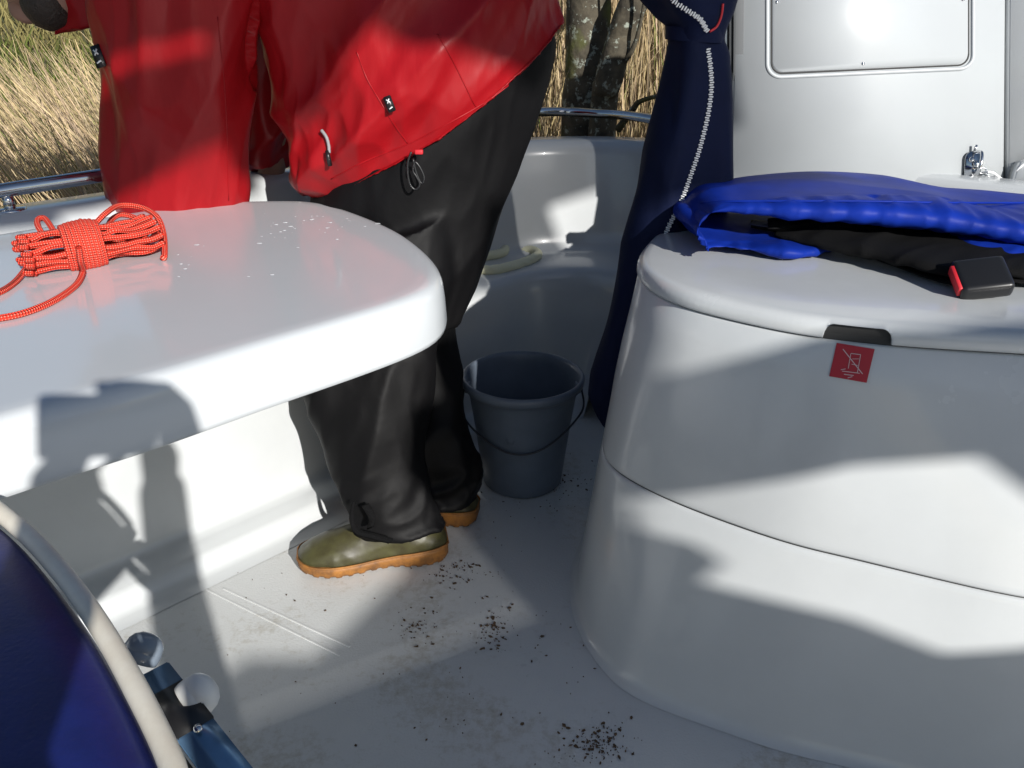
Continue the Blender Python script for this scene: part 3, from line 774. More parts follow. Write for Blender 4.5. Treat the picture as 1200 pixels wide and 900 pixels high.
def ribbon(pts, wv, th=.0016):
    c = catmull(pts, 8); rgs = []
    for i, p in enumerate(c):
        w_ = wv(i / (len(c) - 1)) if callable(wv) else wv
        rgs.append([p - w_ + V(0, 0, th), p + w_ + V(0, 0, th), p + w_ - V(0, 0, th), p - w_ - V(0, 0, th)])
    return loft(rgs)
wb = [ribbon([onz(880, 262, .66), onz(915, 268, .656), onz(960, 276, .652), onz(1010, 284, .652), onz(1070, 300, .650), onz(1130, 320, .648)], V(.006, .022, 0)),
      ribbon([onz(900, 262, .672), onz(960, 262, .668), onz(1030, 276, .663), onz(1090, 292, .658), onz(1150, 312, .652)], V(.006, .024, .002)),
      ribbon([onz(940, 272, .655), onz(1000, 290, .645), onz(1050, 308, .640), onz(1090, 322, .637), onz(1120, 330, .640)], V(.008, .018, 0)),
      ribbon([onz(1165, 322, .645), onz(1200, 328, .640), onz(1260, 330, .638)], V(0, .020, 0)),
      ribbon([onz(1120, 300, .662), onz(1170, 300, .660), onz(1250, 306, .657)], V(0, .024, 0))]
child('webbing', joinm(wb), M['webbing'], lj)
ctrl = [mid(905, 276, 915, 255, .655, .006), mid(960, 286, 970, 255, .657, .014), mid(1030, 300, 1040, 258, .657, .016), mid(1100, 318, 1110, 265, .654, .014), mid(1190, 322, 1200, 275, .652, .012), mid(1260, 324, 1270, 280, .65, .012)]
lm = remesh(strip(ctrl), .0045, 2); folds(lm, lambda p: .004 * ridge(p, 26, V(.8, .6, 0), 4, 17) - .002)
child('harness', lm, M['webbing'], lj)
bc = onz(1150, 326, .655); rm = Matrix.Rotation(R(-10), 3, 'Y') @ Matrix.Rotation(R(-8), 3, 'Z') @ Matrix.Rotation(R(28), 3, 'X')
bk = child('buckle', joinm([box(bc, (.068, .060, .026), rot=rm, bev=.008, seg=3)]), M['black'], lj)
child('red_tab', box(bc + rm @ V(-.0345, -.002, .003), (.006, .044, .016), rot=rm, bev=.001, seg=1), M['redtrim'], bk)
child('strap_patch', ribbon([onz(882, 260, .668), onz(905, 263, .668), onz(935, 264, .667)], V(.01, .016, 0), .0008), mat('grey_mesh_webbing', (.10, .10, .11), .6, bump=1, bump_scale=900), lj)

# ------------------------------------------------------------------ helm seat, bottom left
hs = empty('helm_seat', (-.55, .25, 0), 'round edged navy helm seat with cream piping at the lower left', 'seat')
SZ = .60
spx = [(-170, 545), (-60, 565), (0, 600), (40, 634), (78, 678), (108, 718), (138, 768), (168, 822), (190, 868), (204, 905), (216, 960)]
sp = [onz(u, v, SZ) for u, v in spx]
far = [V(-.20, .12, SZ), V(-.26, .0, SZ), V(-.42, -.08, SZ), V(-.62, -.06, SZ), V(-.78, .05, SZ), V(-.86, .25, SZ), V(-.84, .45, SZ)]
sp = resample(catmull(sp + far, 6, closed=True), 160)
for _ in range(8): sp = [(sp[i - 1] + sp[i] * 2 + sp[(i + 1) % 160]) / 4 for i in range(160)]
ar = sum(sp[i].x * sp[(i + 1) % 160].y - sp[(i + 1) % 160].x * sp[i].y for i in range(160)); s2 = 1 if ar > 0 else -1
def sr(d, z): return [V(p.x, p.y, z) for p in offset(sp, d * s2)]
child('cushion', loft([sr(-.16, SZ + .012), sr(-.10, SZ + .011), sr(-.04, SZ + .007), sr(-.015, SZ + .001), sr(-.008, SZ - .006), sr(-.004, SZ - .02), sr(-.004, SZ - .06), sr(-.02, SZ - .07)]), M['navy_seat'], hs)
pim = tube(sp, .0075, 14, closed=True); folds(pim, lambda p: .0003 * noise.noise(p * 30))
child('piping', pim, M['piping'], hs)
child('pedestal', lathe([(0, .002), (.13, .002), (.13, .012), (.05, .03), (.04, .05), (.04, .5), (.12, .525)], V(-.55, .25, 0), 32), M['steel'], hs)
# slide bar and its round knobs
def pz(u, v, z): return onz(u, v, z)
zb = .43
M['sky_tint_steel'] = mat('sky_tinted_chrome', (.16, .30, .48), .22, .55, noise_scale=20, noise_amt=.15)  # chrome bar with its blue sky reflection put into the colour
A_ = pz(178, 790, zb); B_ = pz(288, 935, zb - .005); tt = (B_ - A_).normalized(); sd = V(-tt.y, tt.x, 0)
def flat(a, b, w_, th, lift=0): 
    a = a + V(0, 0, lift); b = b + V(0, 0, lift)
    return ngon_prism([a - sd * w_, a + sd * w_, b + sd * w_, b - sd * w_], V(0, 0, th), bev=.0015)
child('slide_bar', flat(A_, B_, .0165, .006), M['sky_tint_steel'], hs)
C1 = A_.lerp(B_, .18); C2 = A_.lerp(B_, .52)
child('bar_sleeve', flat(C1, C2, .0170, .009, -.001), M['black'], hs)
child('lower_bracket', flat(A_ - sd * .026, B_ - sd * .026, .010, .006, -.012), M['black'], hs)
def domek(c, ax, r):
    return lathe([(0, -.002), (r * .96, -.002), (r, .002), (r, r * .42), (r * .985, r * .44), (r * 1.0, r * .47), (r * .93, r * .85), (r * .75, r * 1.12), (r * .45, r * 1.3), (r * .12, r * 1.37), (0, r * 1.375)], c, 36, ax)
kc = pz(222, 823, .425); kax = V(.62, .45, .35).normalized()
child('knob', domek(kc, kax, .0195), M['white_plastic'], hs)
kc2 = pz(163, 772, .44); k2 = child('knob', domek(kc2, V(.35, .6, .7).normalized(), .018), M['shaded_knob_grey'], hs)
k2['label'] = 'grey shaded knob half hidden by the cushion'
child('rivet', lathe([(0, .003), (.003, .003), (.004, 0)], A_.lerp(B_, .55) + V(0, 0, .010), 12), M['steel'], hs)

# ------------------------------------------------------------------ bucket
bc_ = onz(612, 561, 0); bc_.z = 0.0015
bk = empty('bucket', bc_, 'slate blue plastic bucket standing open on the deck behind the person', 'bucket')
hB = .262
me = lathe([(0, .004), (.080, .004), (.086, .0), (.090, .004), (.0935, .03), (.108, .15), (.1185, .225), (.1205, .228), (.122, .240), (.128, .243), (.1335, .248), (.136, .255), (.1355, .262), (.132, .267), (.127, .266), (.1235, .258), (.121, .245), (.104, .12), (.088, .012), (0, .010)], bc_, 72)
child('shell', me, M['bucket'], bk)
lug1 = bc_ + V(.122, .0, .235); lug0 = bc_ + V(-.122, -.0, .235)
child('handle', tube(catmull([lug1 + V(.008, 0, 0), lug1 + V(.006, -.045, -.038), bc_ + V(.062, -.098, .148), bc_ + V(0, -.113, .128), bc_ + V(-.062, -.098, .140), lug0 + V(-.006, -.05, -.05), lug0 + V(-.008, 0, 0)], 10), .0022, 8), M['wire'], bk)
for l_ in (lug0, lug1): child('handle_lug', box(l_, (.012, .022, .022), bev=.003), M['bucket'], bk)
child('label_dimple', lathe([(0, .002), (.010, .002), (.012, 0)], bc_ + V(-.028, -.1035, .158), 20, V(-.25, -1, -.05).normalized()), M['bucket'], bk)

# ------------------------------------------------------------------ ropes
random.seed(11)
def hank():
    paths = []
    A = onz(38, 296, TZ + .03); B = onz(165, 275, TZ + .03)
    ax = (B - A); Lh = ax.length; ax.normalize(); side = V(-ax.y, ax.x, 0); r = .0042
    # long bights running the length of the hank
    for k in range(14):
        a = k / 14 * 6.28; oy = math.cos(a) * .024; oz = .028 + math.sin(a) * .022
        pts = []
        for i in range(9):
            t = i / 8; sp_ = 1 + .35 * abs(t - .45) * 2
            pts.append(A + ax * (Lh * (t * 1.0) + random.uniform(-.004, .004)) + side * (oy * sp_ + random.uniform(-.0045, .0045)) + V(0, 0, oz - .03 + random.uniform(-.003, .003)))
        e = pts[-1] + ax * .016; pts.append(e + V(0, 0, .004)); pts.append(e - ax * .01 + side * .010 - V(0, 0, .004))
        s0 = pts[0] - ax * .014; pts = [s0 + ax * .008 - side * .008, s0] + pts
        paths.append(pts)
    # wraps round the waist
    wr = []
    NW = 9
    for i in range(NW * 14):
        t = i / (NW * 14); a = t * NW * 6.2832; rr_ = .031 + .004 * math.sin(t * 3.1416) + random.uniform(-.0006, .0006)
        c = A + ax * (Lh * (.28 + .34 * t))
        z = rr_ * math.sin(a) * .95 
        wr.append(c + side * math.cos(a) * rr_ * 1.08 + ax * .006 * math.cos(a) + V(0, 0, max(z, -.0255) - .002))
    ms = [tube(catmull(p, 5), r, 10) for p in paths] + [tube(catmull(wr, 2), r, 10)]
    # small loop at the upper left, big loop at the right, free tails
    z0 = TZ + r
    ms.append(tube(catmull([onz(58, 285, z0 + .03), onz(46, 268, z0 + .045), onz(44, 258, z0 + .05), onz(52, 256, z0 + .05), onz(60, 266, z0 + .045), onz(68, 280, z0 + .035)], 8), r, 10))
    ms.append(tube(catmull([onz(112, 262, z0 + .045), onz(124, 250, z0 + .055), onz(140, 241, z0 + .055), onz(165, 243, z0 + .05), onz(184, 254, z0 + .04), onz(192, 275, z0 + .02), onz(193, 300, z0 + .002), onz(190, 302, z0)], 8), r, 10))
    ms.append(tube(catmull([onz(120, 300, z0 + .01), onz(150, 292, z0 + .01), onz(176, 280, z0 + .014), onz(188, 271, z0 + .016), onz(190, 283, z0 + .006), onz(180, 291, z0 + .003), onz(160, 293, z0 + .004)], 8), r, 10))
    ms.append(tube(catmull([onz(118, 292, z0 + .02), onz(150, 284, z0 + .02), onz(170, 268, z0 + .022), onz(160, 256, z0 + .03), onz(140, 252, z0 + .035), onz(128, 262, z0 + .03), onz(138, 272, z0 + .03), onz(156, 268, z0 + .028)], 8), r, 10))
    ms.append(tube(catmull([onz(92, 290, z0 + .05), onz(94, 305, z0 + .03), onz(97, 318, z0 + .006), onz(88, 335, z0), onz(60, 354, z0), onz(20, 369, z0), onz(-30, 376, z0), onz(-90, 378, z0)], 8), r, 10))
    ms.append(tube(catmull([onz(45, 305, z0 + .02), onz(32, 314, z0 + .006), onz(18, 330, z0), onz(0, 342, z0), onz(-30, 352, z0), onz(-70, 352, z0)], 8), r, 10))
    return joinm(ms), (A + B) / 2
hm, hc = hank()
hc.z = TZ
o = link('rope', hm, M['redrope']); tag(rec(o, hc), 'hank of braided red rope coiled on the white table', 'rope')
zr = .383; r = .0112
ms = [tube(catmull([onz(520, 335, zr), onz(545, 318, zr), onz(580, 316, zr), onz(612, 308, zr), onz(630, 299, zr + .004), onz(622, 293, zr + .006), onz(600, 294, zr + .004), onz(575, 292, zr + .012), onz(545, 300, zr + .01), onz(515, 305, zr + .005)], 12), r, 18, twist=230),
      tube(catmull([onz(520, 300, zr + .02), onz(545, 291, zr + .02), onz(565, 285, zr + .02), onz(588, 287, zr + .018), onz(590, 295, zr + .012), onz(570, 300, zr + .01), onz(548, 300, zr + .014)], 12), r, 18, twist=230)]
o = link('rope', joinm(ms), M['cream_rope']); tag(rec(o, onz(570, 305, .375)), 'cream three strand mooring rope lying on the side bench', 'rope')

# ------------------------------------------------------------------ leaf litter on the deck
rl_ = random.Random(21); ms = []
cl = [(490, 735, 13, 9, 60), (580, 740, 11, 14, 90), (702, 872, 16, 15, 140), (660, 570, 26, 14, 90), (540, 670, 22, 8, 80), (600, 780, 110, 70, 40), (380, 740, 120, 60, 20), (690, 880, 22, 16, 40), (505, 710, 4, 8, 8), (610, 755, 60, 60, 26), (520, 850, 12, 6, 10), (250, 640, 120, 60, 14), (545, 600, 60, 40, 24), (650, 540, 30, 30, 30)]
for cu_, cv_, su, sv, n_ in cl:
    for _ in range(n_):
        u, v = rl_.gauss(cu_, su), rl_.gauss(cv_, sv); c = onz(u, v, .0008)
        if c.y - c.x > 1.83: continue
        a = rl_.uniform(0, 6.28); s_ = rl_.choice((.0006, .0008, .0009, .0011, .0014, .0019, .0032)) * rl_.uniform(.7, 1.2); k = rl_.randint(4, 6)
        poly = [c + V(math.cos(a) * x_ - math.sin(a) * y_, math.sin(a) * x_ + math.cos(a) * y_, 0) for x_, y_ in [(math.cos(6.28 * j / k) * s_ * rl_.uniform(.7, 1.5), math.sin(6.28 * j / k) * s_ * rl_.uniform(.3, .9)) for j in range(k)]]
        ms.append(ngon_prism(poly, V(rl_.uniform(-.0003, .0003), 0, rl_.uniform(.0006, .002))))
tag(link('leaf_litter', joinm(ms), M['litter'], smooth=False), 'dark crumbs of soil and dry leaf trodden over the white deck', 'dirt', kind='stuff')

# ------------------------------------------------------------------ the stooping person
def body_mesh(verts, edges):
    """one closed skin: tapered limbs between the joints, fused by the voxel remesh"""
    ms = []
    for p_, r_ in verts:
        bm = bmesh.new(); bmesh.ops.create_uvsphere(bm, u_segments=14, v_segments=9, radius=r_); bmesh.ops.translate(bm, vec=Vector(p_), verts=bm.verts)
        me = bpy.data.meshes.new('j'); bm.to_mesh(me); bm.free(); ms.append(me)
    for a, b in edges:
        pa_, ra = verts[a]; pb_, rb = verts[b]
        if (pb_ - pa_).length < 1e-4: continue
        ms.append(tube([pa_, pa_.lerp(pb_, .33), pa_.lerp(pb_, .66), pb_], lambda t, ra=ra, rb=rb: ra + (rb - ra) * t, 14))
    return joinm(ms)
def chain(verts, edges, start, pts):
    k = start
    for p in pts: verts.append(p); edges.append((k, len(verts) - 1)); k = len(verts) - 1
    return k
def head_feature(c, fwd, up_, r=.085):
    side = fwd.cross(up_).normalized(); ms = []
    def bl(p, rx, ry, rz):
        bm = bmesh.new(); bmesh.ops.create_uvsphere(bm, u_segments=24, v_segments=16, radius=1)
        mtx = Matrix((side * rx, fwd * ry, up_ * rz)).transposed().to_4x4(); mtx.translation = p
        bmesh.ops.transform(bm, matrix=mtx, verts=bm.verts); me = bpy.data.meshes.new('h'); bm.to_mesh(me); bm.free(); return me
    ms += [bl(c, .078, .095, .11), bl(c + fwd * .035 - up_ * .06, .055, .055, .055), bl(c + fwd * .10 - up_ * .02, .013, .02, .028), bl(c + side * .078, .01, .02, .03), bl(c - side * .078, .01, .02, .03),
           bl(c + fwd * .078 - up_ * .062, .026, .012, .007), bl(c + fwd * .086 + up_ * .02 + side * .03, .015, .008, .009), bl(c + fwd * .086 + up_ * .02 - side * .03, .015, .008, .009)]
    return ms
def hand_chains(verts, edges, k, wrist, d, palm_n, curl):
    """palm and five fingers grown from the wrist vertex k"""
    side = d.cross(palm_n).normalized()
    pk_ = chain(verts, edges, k, [(wrist + d * .045, .026)])
    for j, (off, L) in enumerate(((-.030, .070), (-.010, .080), (.010, .074), (.030, .058))):
        p0 = wrist + d * .085 + side * off; dd = (d * (1 - curl) - palm_n * curl).normalized(); d3 = (d * (1 - curl * 2) - palm_n * curl * 1.6).normalized()
        chain(verts, edges, pk_, [(p0, .0095), (p0 + dd * L * .5, .0088), (p0 + dd * L * .5 + d3 * L * .5, .0075)])
    tb_ = wrist + d * .03 - side * .034; td = (d * .75 - side * .6 - palm_n * .3).normalized()
    chain(verts, edges, pk_, [(tb_, .0115), (tb_ + td * .035, .0105), (tb_ + td * .062 + d * .004, .009)])

YP = 1.62
hipc = ony(500, 110, 1.60); sh = ony(215, -195, 1.62); 
verts = [(hipc, .10)]; edges = []
ch_ = chain(verts, edges, 0, [(hipc.lerp(sh, .35) + V(.06, 0, .03), .09), (hipc.lerp(sh, .75) + V(.05, 0, .05), .09), (sh, .08)])
hd = ony(38, -56, 1.62)
nk = chain(verts, edges, ch_, [(sh.lerp(hd, .45), .05), (hd, .06)])
# near (left) arm, far (right) arm
wN = ony(205, 262, 1.56)
kN = chain(verts, edges, ch_, [(sh + V(-.02, -.17, -.02), .06), (ony(225, 60, 1.52), .05), (wN, .028)])
hand_chains(verts, edges, kN, wN, V(-.1, .35, -.92).normalized(), V(-.3, .9, .3).normalized(), .3)
wF = ony(318, 205, 1.80)
kF = chain(verts, edges, ch_, [(sh + V(-.02, .17, -.02), .06), (ony(325, 60, 1.76), .05), (wF, .028)])
hand_chains(verts, edges, kF, wF, V(-.5, .35, -.55).normalized(), V(-.3, .3, .9).normalized(), .3)
# legs
kneeN = ony(430, 420, 1.50); ankN = ony(470, 605, 1.37)
chain(verts, edges, 0, [(hipc + V(-.0, -.04, -.06), .075), (kneeN, .042), (ankN, .034), (ankN + V(-.05, .02, -.02), .022)])
kneeF = ony(495, 420, 1.62); ankF = ony(528, 575, 1.50)
chain(verts, edges, 0, [(hipc + V(.0, .05, -.06), .075), (kneeF, .042), (ankF, .034), (ankF + V(-.04, .01, -.02), .022)])
bmh = body_mesh(verts, edges)
face = joinm(head_feature(hd, V(-.5, -.15, -.85).normalized(), V(-.85, 0, .5).normalized()))
pm = remesh(joinm([bmh, face]), .006, 3)
org = V(hipc.x, hipc.y, 0)
person = link('person', pm, M['skin']); rec(person, org)
tag(person, 'person stooping over the boat side in a red rain jacket, black trousers and green boots', 'person')
# dark head hair
def blob(c, rx, ry, rz, fwd, up_):
    side = fwd.cross(up_).normalized(); bm = bmesh.new(); bmesh.ops.create_uvsphere(bm, u_segments=32, v_segments=20, radius=1)
    mtx = Matrix((side * rx, fwd * ry, up_ * rz)).transposed().to_4x4(); mtx.translation = c
    bmesh.ops.transform(bm, matrix=mtx, verts=bm.verts); me = bpy.data.meshes.new('h'); bm.to_mesh(me); bm.free(); return me
hf, hu = V(-.5, -.15, -.85).normalized(), V(-.85, 0, .5).normalized()
hm_ = blob(hd - hf * .026 + hu * .022, .088, .094, .110, hf, hu); folds(hm_, lambda p: .002 * noise.noise(p * 30))
child('hair', hm_, M['hair'], person)
bd = blob(hd + hf * .050 - hu * .055, .058, .060, .052, hf, hu); folds(bd, lambda p: .0015 * noise.noise(p * 60)); child('beard_face_shade', bd, M['hair'], person)  # dark beard also stands in for the shade on the face

# trousers
def SR(L, Rr, y, dyy, yr=None, n=36, sag=0.0):
    l = ony(*L, y); r = ony(*Rr, yr if yr else y); c = (l + r) / 2; h = (r - l) / 2
    ax = h.normalized().cross(V(0, 1, 0)); yv = V(0, dyy, 0) + ax * sag
    return [c + h * math.cos(2 * math.pi * j / n) + yv * math.sin(2 * math.pi * j / n) for j in range(n)]
def smooth_rings(rs, k=4):
    out_ = []; n = len(rs[0]); cols = [catmull([r[j] for r in rs], k) for j in range(n)]
    return [[cols[j][i] for j in range(n)] for i in range(len(cols[0]))]
hips = smooth_rings([SR((410, 60), (590, -50), 1.62, .09), SR((386, 160), (632, 18), 1.62, .12), SR((366, 232), (651, 62), 1.62, .155), SR((372, 300), (618, 170), 1.61, .145), SR((384, 350), (586, 255), 1.60, .135), SR((395, 395), (560, 330), 1.58, .13), SR((400, 420), (545, 370), 1.56, .12)])
legN = smooth_rings([SR((375, 300), (540, 240), 1.52, .085), SR((352, 390), (528, 350), 1.48, .085), SR((352, 440), (510, 425), 1.44, .088), SR((366, 480), (505, 480), 1.41, .085), SR((384, 530), (503, 530), 1.38, .072), SR((400, 570), (510, 572), 1.36, .068), SR((408, 592), (520, 596), 1.35, .066), SR((412, 604), (526, 610), 1.345, .068), SR((418, 610), (526, 617), 1.345, .068)])
legF = smooth_rings([SR((440, 300), (570, 270), 1.68, .085), SR((440, 370), (533, 365), 1.62, .08), SR((450, 440), (538, 430), 1.58, .078), SR((455, 500), (548, 498), 1.52, .080), SR((462, 550), (560, 546), 1.485, .072), SR((468, 574), (563, 572), 1.47, .070), SR((470, 584), (563, 582), 1.465, .070)])
tm = remesh(joinm([loft(hips), loft(legN), loft(legF)]), .0065, 5)
dA1 = V(.62, -.1, .75).normalized(); dA2 = V(.2, 0, 1).normalized(); dA3 = V(1, 0, .25).normalized()
def tf(p):
    lo = min(max((.62 - p.z) / .3, 0), 1)
    up_ = 1 - lo
    bottom = min(max((.22 - p.z) / .15, 0), 1)
    return up_ * .013 * ridge(p, 7, dA1, 5, 3.1) + lo * .018 * ridge(p, 8, V(.45, .1, .85).normalized(), 3.0, 9) + .0025 * ridge(p, 24, dA2, 3, 1) + bottom * .009 * ridge(p, 22, dA3, 3, 5) - .011
folds(tm, tf)
trz = child('trousers', tm, M['trouser'], person)
# elastic loop hanging at the near trouser hem
zp = onz(425, 640, .05)
child('hem_strap', joinm([ribbon([ony(414, 590, 1.27), ony(412, 606, 1.26), ony(418, 622, 1.255), ony(436, 628, 1.25), ony(458, 634, 1.25)], V(.004, .002, .003), .002), ribbon([ony(428, 592, 1.27), ony(436, 606, 1.26), ony(434, 618, 1.255)], V(.006, .002, .002), .002)]), M['webbing'], person)

# boots
def boot(heel, toe, wd, name='boot', L=.30):
    """clog style rubber boot; heel/toe: ground points"""
    ax = (toe - heel); ax.z = 0; ax.normalize(); sd_ = V(-ax.y, ax.x, 0); h0 = heel.copy(); h0.z = 0
    # length stations: t, half width, sole bottom, sole top, upper top
    ST = [(0.0, .50, .008, .034, .040), (.03, .72, .004, .036, .055), (.10, .92, .0015, .036, .080), (.22, .98, .0015, .034, .110), (.36, .90, .004, .030, .125), (.50, .93, .004, .027, .098), (.64, 1.05, .0015, .026, .082), (.78, 1.08, .0015, .026, .070), (.90, .93, .005, .027, .056), (.97, .66, .010, .029, .044), (1.0, .38, .016, .030, .034)]
    up_r = []; so_r = []
    for t, wf, zb_, zs, zu in ST:
        c = h0 + ax * L * t; W = wd * wf
        # upper: dome cross-section
        rg = []
        for j in range(24):
            a = 2 * math.pi * j / 24; x_ = math.cos(a) * W * .93; s_ = math.sin(a)
            z_ = zs - .006 + (max(s_, 0) ** .75) * (zu - zs + .006) if s_ > 0 else zs - .006 + s_ * .004
            if s_ > 0: x_ *= (1 - .32 * s_ ** 1.5)
            rg.append(c + sd_ * x_ + V(0, 0, z_))
        up_r.append(rg)
        rg = []
        for x_, z_ in ((-.92, zb_), (-1.0, zb_ + .006), (-1.03, zs - .006), (-1.0, zs), (-.8, zs + .002), (.8, zs + .002), (1.0, zs), (1.03, zs - .006), (1.0, zb_ + .006), (.92, zb_)):
            rg.append(c + sd_ * x_ * W + V(0, 0, z_))
        so_r.append(rg)
    u_ = remesh(loft(smooth_rings(up_r, 4)), .004, 3)
    folds(u_, lambda p: .0012 * ridge(p, 30, sd_, 3, 2) - .0005)
    b = child(name, u_, M['olive'], person)
    so = loft(smooth_rings(so_r, 14), cap=True)
    # tread lugs cut into the lower edge
    for v in so.vertices:
        if v.co.z < .012:
            s = (v.co - h0).dot(ax); v.co.z += .0030 * (1 if math.sin(s * 2 * math.pi / .022) > 0 else 0)
    sl_ = child('sole', so, M['sole'], b)
    wl = [c_[3] + V(0, 0, .0015) for c_ in smooth_rings(so_r, 4)]; wr_ = [c_[6] + V(0, 0, .0015) for c_ in smooth_rings(so_r, 4)]
    child('welt', tube(wl + wr_[::-1], .0022, 8, closed=True), M['sole'], b)
    return b
boot(onz(524, 644, .0), onz(352, 664, .0), .052, L=.292)
tF = onz(560, 608, 0); boot(tF, tF + V(-.285, .05, 0), .046, L=.29)

# jacket
torso = smooth_rings([SR((366, 222), (664, 20), 1.61, .165, sag=.055), SR((352, 205), (660, 4), 1.61, .175, sag=.055), SR((344, 180), (652, -24), 1.61, .185, sag=.05), SR((338, 130), (628, -80), 1.61, .19, sag=.025), SR((322, 60), (590, -140), 1.62, .19), SR((300, -20), (545, -210), 1.62, .19), SR((262, -110), (495, -275), 1.62, .195), SR((222, -190), (440, -330), 1.62, .19), SR((190, -250), (370, -370), 1.62, .14), SR((175, -290), (300, -380), 1.62, .09)])
front = smooth_rings([SR((356, 229), (378, 214), 1.60, .03), SR((341, 208), (395, 180), 1.60, .07), SR((338, 165), (420, 130), 1.60, .09), SR((325, 110), (430, 70), 1.60, .11), SR((310, 30), (450, -10), 1.60, .12)])
slN = smooth_rings([SR((150, 285), (262, 285), 1.565, .050), SR((142, 262), (274, 262), 1.56, .062), SR((131, 240), (283, 238), 1.555, .070), SR((127, 205), (285, 200), 1.55, .078), SR((126, 160), (288, 155), 1.54, .084), SR((125, 105), (291, 95), 1.52, .088), SR((112, 50), (293, 40), 1.50, .09), SR((100, 0), (296, -10), 1.49, .09), SR((120, -80), (310, -90), 1.48, .095), SR((165, -170), (350, -180), 1.48, .095), SR((220, -240), (380, -260), 1.50, .08)])
slF = smooth_rings([SR((284, 200), (335, 192), 1.79, .04), SR((279, 180), (343, 172), 1.78, .055), SR((276, 140), (350, 128), 1.77, .065), SR((272, 80), (358, 60), 1.75, .075), SR((268, 0), (362, -20), 1.74, .08), SR((262, -100), (360, -120), 1.73, .085), SR((250, -200), (360, -230), 1.72, .08)])
collar = smooth_rings([SR((60, 46), (128, 28), 1.60, .012), SR((59, 40), (130, 24), 1.60, .016), SR((60, 18), (140, 8), 1.60, .024), SR((70, -30), (170, -40), 1.60, .05), SR((100, -90), (220, -110), 1.60, .08), SR((140, -160), (280, -190), 1.60, .11)])
jm = remesh(joinm([loft(torso), loft(front), loft(slN), loft(slF), loft(collar)]), .005, 3)
def crease(p, sc_, d, st, off):
    a = p.dot(d); q = (p - d * a) * sc_ + d * (a * sc_ / st) + Vector((off, off * 1.7, -off))
    q = q + .35 * noise.noise_vector(q * .9)
    return noise.voronoi(q)[0][0] * 2 - .9
def jf(p):
    q = p - CAM; zc = q.dot(FW); u = 600 + F * q.x / zc; v = 450 - F * q.dot(UP) / zc
    if u < 292:
        return .026 * crease(p, 6, V(.42, 0, .91), 4, 1.2) + .009 * crease(p, 15, V(.30, 0, .95), 4, 4) + .014 * ridge(p, 6, V(-.5, 0, .86), 3, 14) - .015
    h = min(max((v - 60) / 120, 0), 1); dh = ((u - 366) * -202 - (v - 222) * 298) / 360; at_ = min(max((dh + 45) / 60, .1), 1)
    return at_ * (.020 * ridge(p, 6.5, V(.72, 0, .69), 5, 12) + .027 * crease(p, 8, V(.78, 0, .62), 4, 3) + (.005 + .009 * h) * crease(p, 18, V(.35, 0, .94).normalized(), 2.5, 6)) - .014
folds(jm, jf)
jm = evaluated(jm, lambda o: setattr(o.modifiers.new('s', 'SMOOTH'), 'iterations', 1))
jk = child('jacket', jm, M['red'], person)
bj = bvh_of(jk)
def on_j(u, v, lift=.002): return surf(bj, u, v, lift)[0]
# pocket pull: beaded cord with black toggle
pr = [on_j(u, v, .006) for u, v in ((380, 153), (384, 160), (387, 170), (389, 180))]
if all(p is not None for p in pr): child('zip_pull', joinm([tube(catmull(pr, 8), .0026, 8, twist=1500)]), mat('grey_cord', (.25, .25, .26), .6), jk)
pr = [on_j(u, v, .008) for u, v in ((388, 178), (389, 184), (389, 190))]
if all(p is not None for p in pr): child('toggle', tube(pr, .0042, 10), M['black'], jk)
def seam(pxs, r_=.0011, m_='red'):
    raw = [on_j(q.x, q.y, .0003) for q in catmull([(a, b, 0) for a, b in pxs], 10)]
    raw = [q for q in raw if q is not None]; keep = [raw[0]]
    for q in raw[1:]:
        if (q - keep[-1]).length < .05: keep.append(q)
    child('seam', tube(keep, r_, 6), M[m_], jk)
seam([(513, 40), (530, 70), (545, 100), (556, 122), (566, 132)]); seam([(418, 60), (430, 92), (445, 118), (462, 146), (478, 168)])
seam([(388, 210), (430, 188), (480, 168), (530, 142), (580, 112), (630, 70), (655, 40)])
seam([(255, 20), (262, 90), (266, 160), (268, 235)], .0009)
def patch(u, v, w_, h_, ang, nm, mark=True):
    p_, n_ = surf(bj, u, v, .003)
    if p_ is None: return
    n_ = (n_ * .4 + V(0, -.9, .25)).normalized(); a = V(math.cos(ang), 0, math.sin(ang)); a = (a - n_ * a.dot(n_)).normalized(); b = n_.cross(a)
    if b.z < 0: b = -b
    base = p_
    pt = child(nm, ngon_prism([base - a * w_ / 2 - b * h_ / 2, base + a * w_ / 2 - b * h_ / 2, base + a * w_ / 2 + b * h_ / 2, base - a * w_ / 2 + b * h_ / 2], n_ * .004, bev=.001), M['black'], jk)
    ms = []
    for (cx_, cz_, L_, g_) in ((-.0, .18, .62, .9), (0, .18, .62, -.9), (0, -.26, .5, .25)):
        d_ = a * math.cos(g_) + b * math.sin(g_); s_ = (a * -math.sin(g_) + b * math.cos(g_)) * w_ * .07; c = base + n_ * .0042 + b * cz_ * h_ + a * cx_ * w_
        ms.append(ngon_prism([c - d_ * L_ * w_ / 2 - s_, c + d_ * L_ * w_ / 2 - s_, c + d_ * L_ * w_ / 2 + s_, c - d_ * L_ * w_ / 2 + s_], n_ * .0008))
    m_ = mesh('x', [v.co for v in joinm(ms).vertices], [tuple(p.vertices) for p in joinm(ms).polygons])
    child('emblem', m_, M['white_fabric'], person)
patch(457, 121, .013, .026, R(20), 'logo_patch'); patch(118, 66, .018, .036, R(15), 'sleeve_tab')
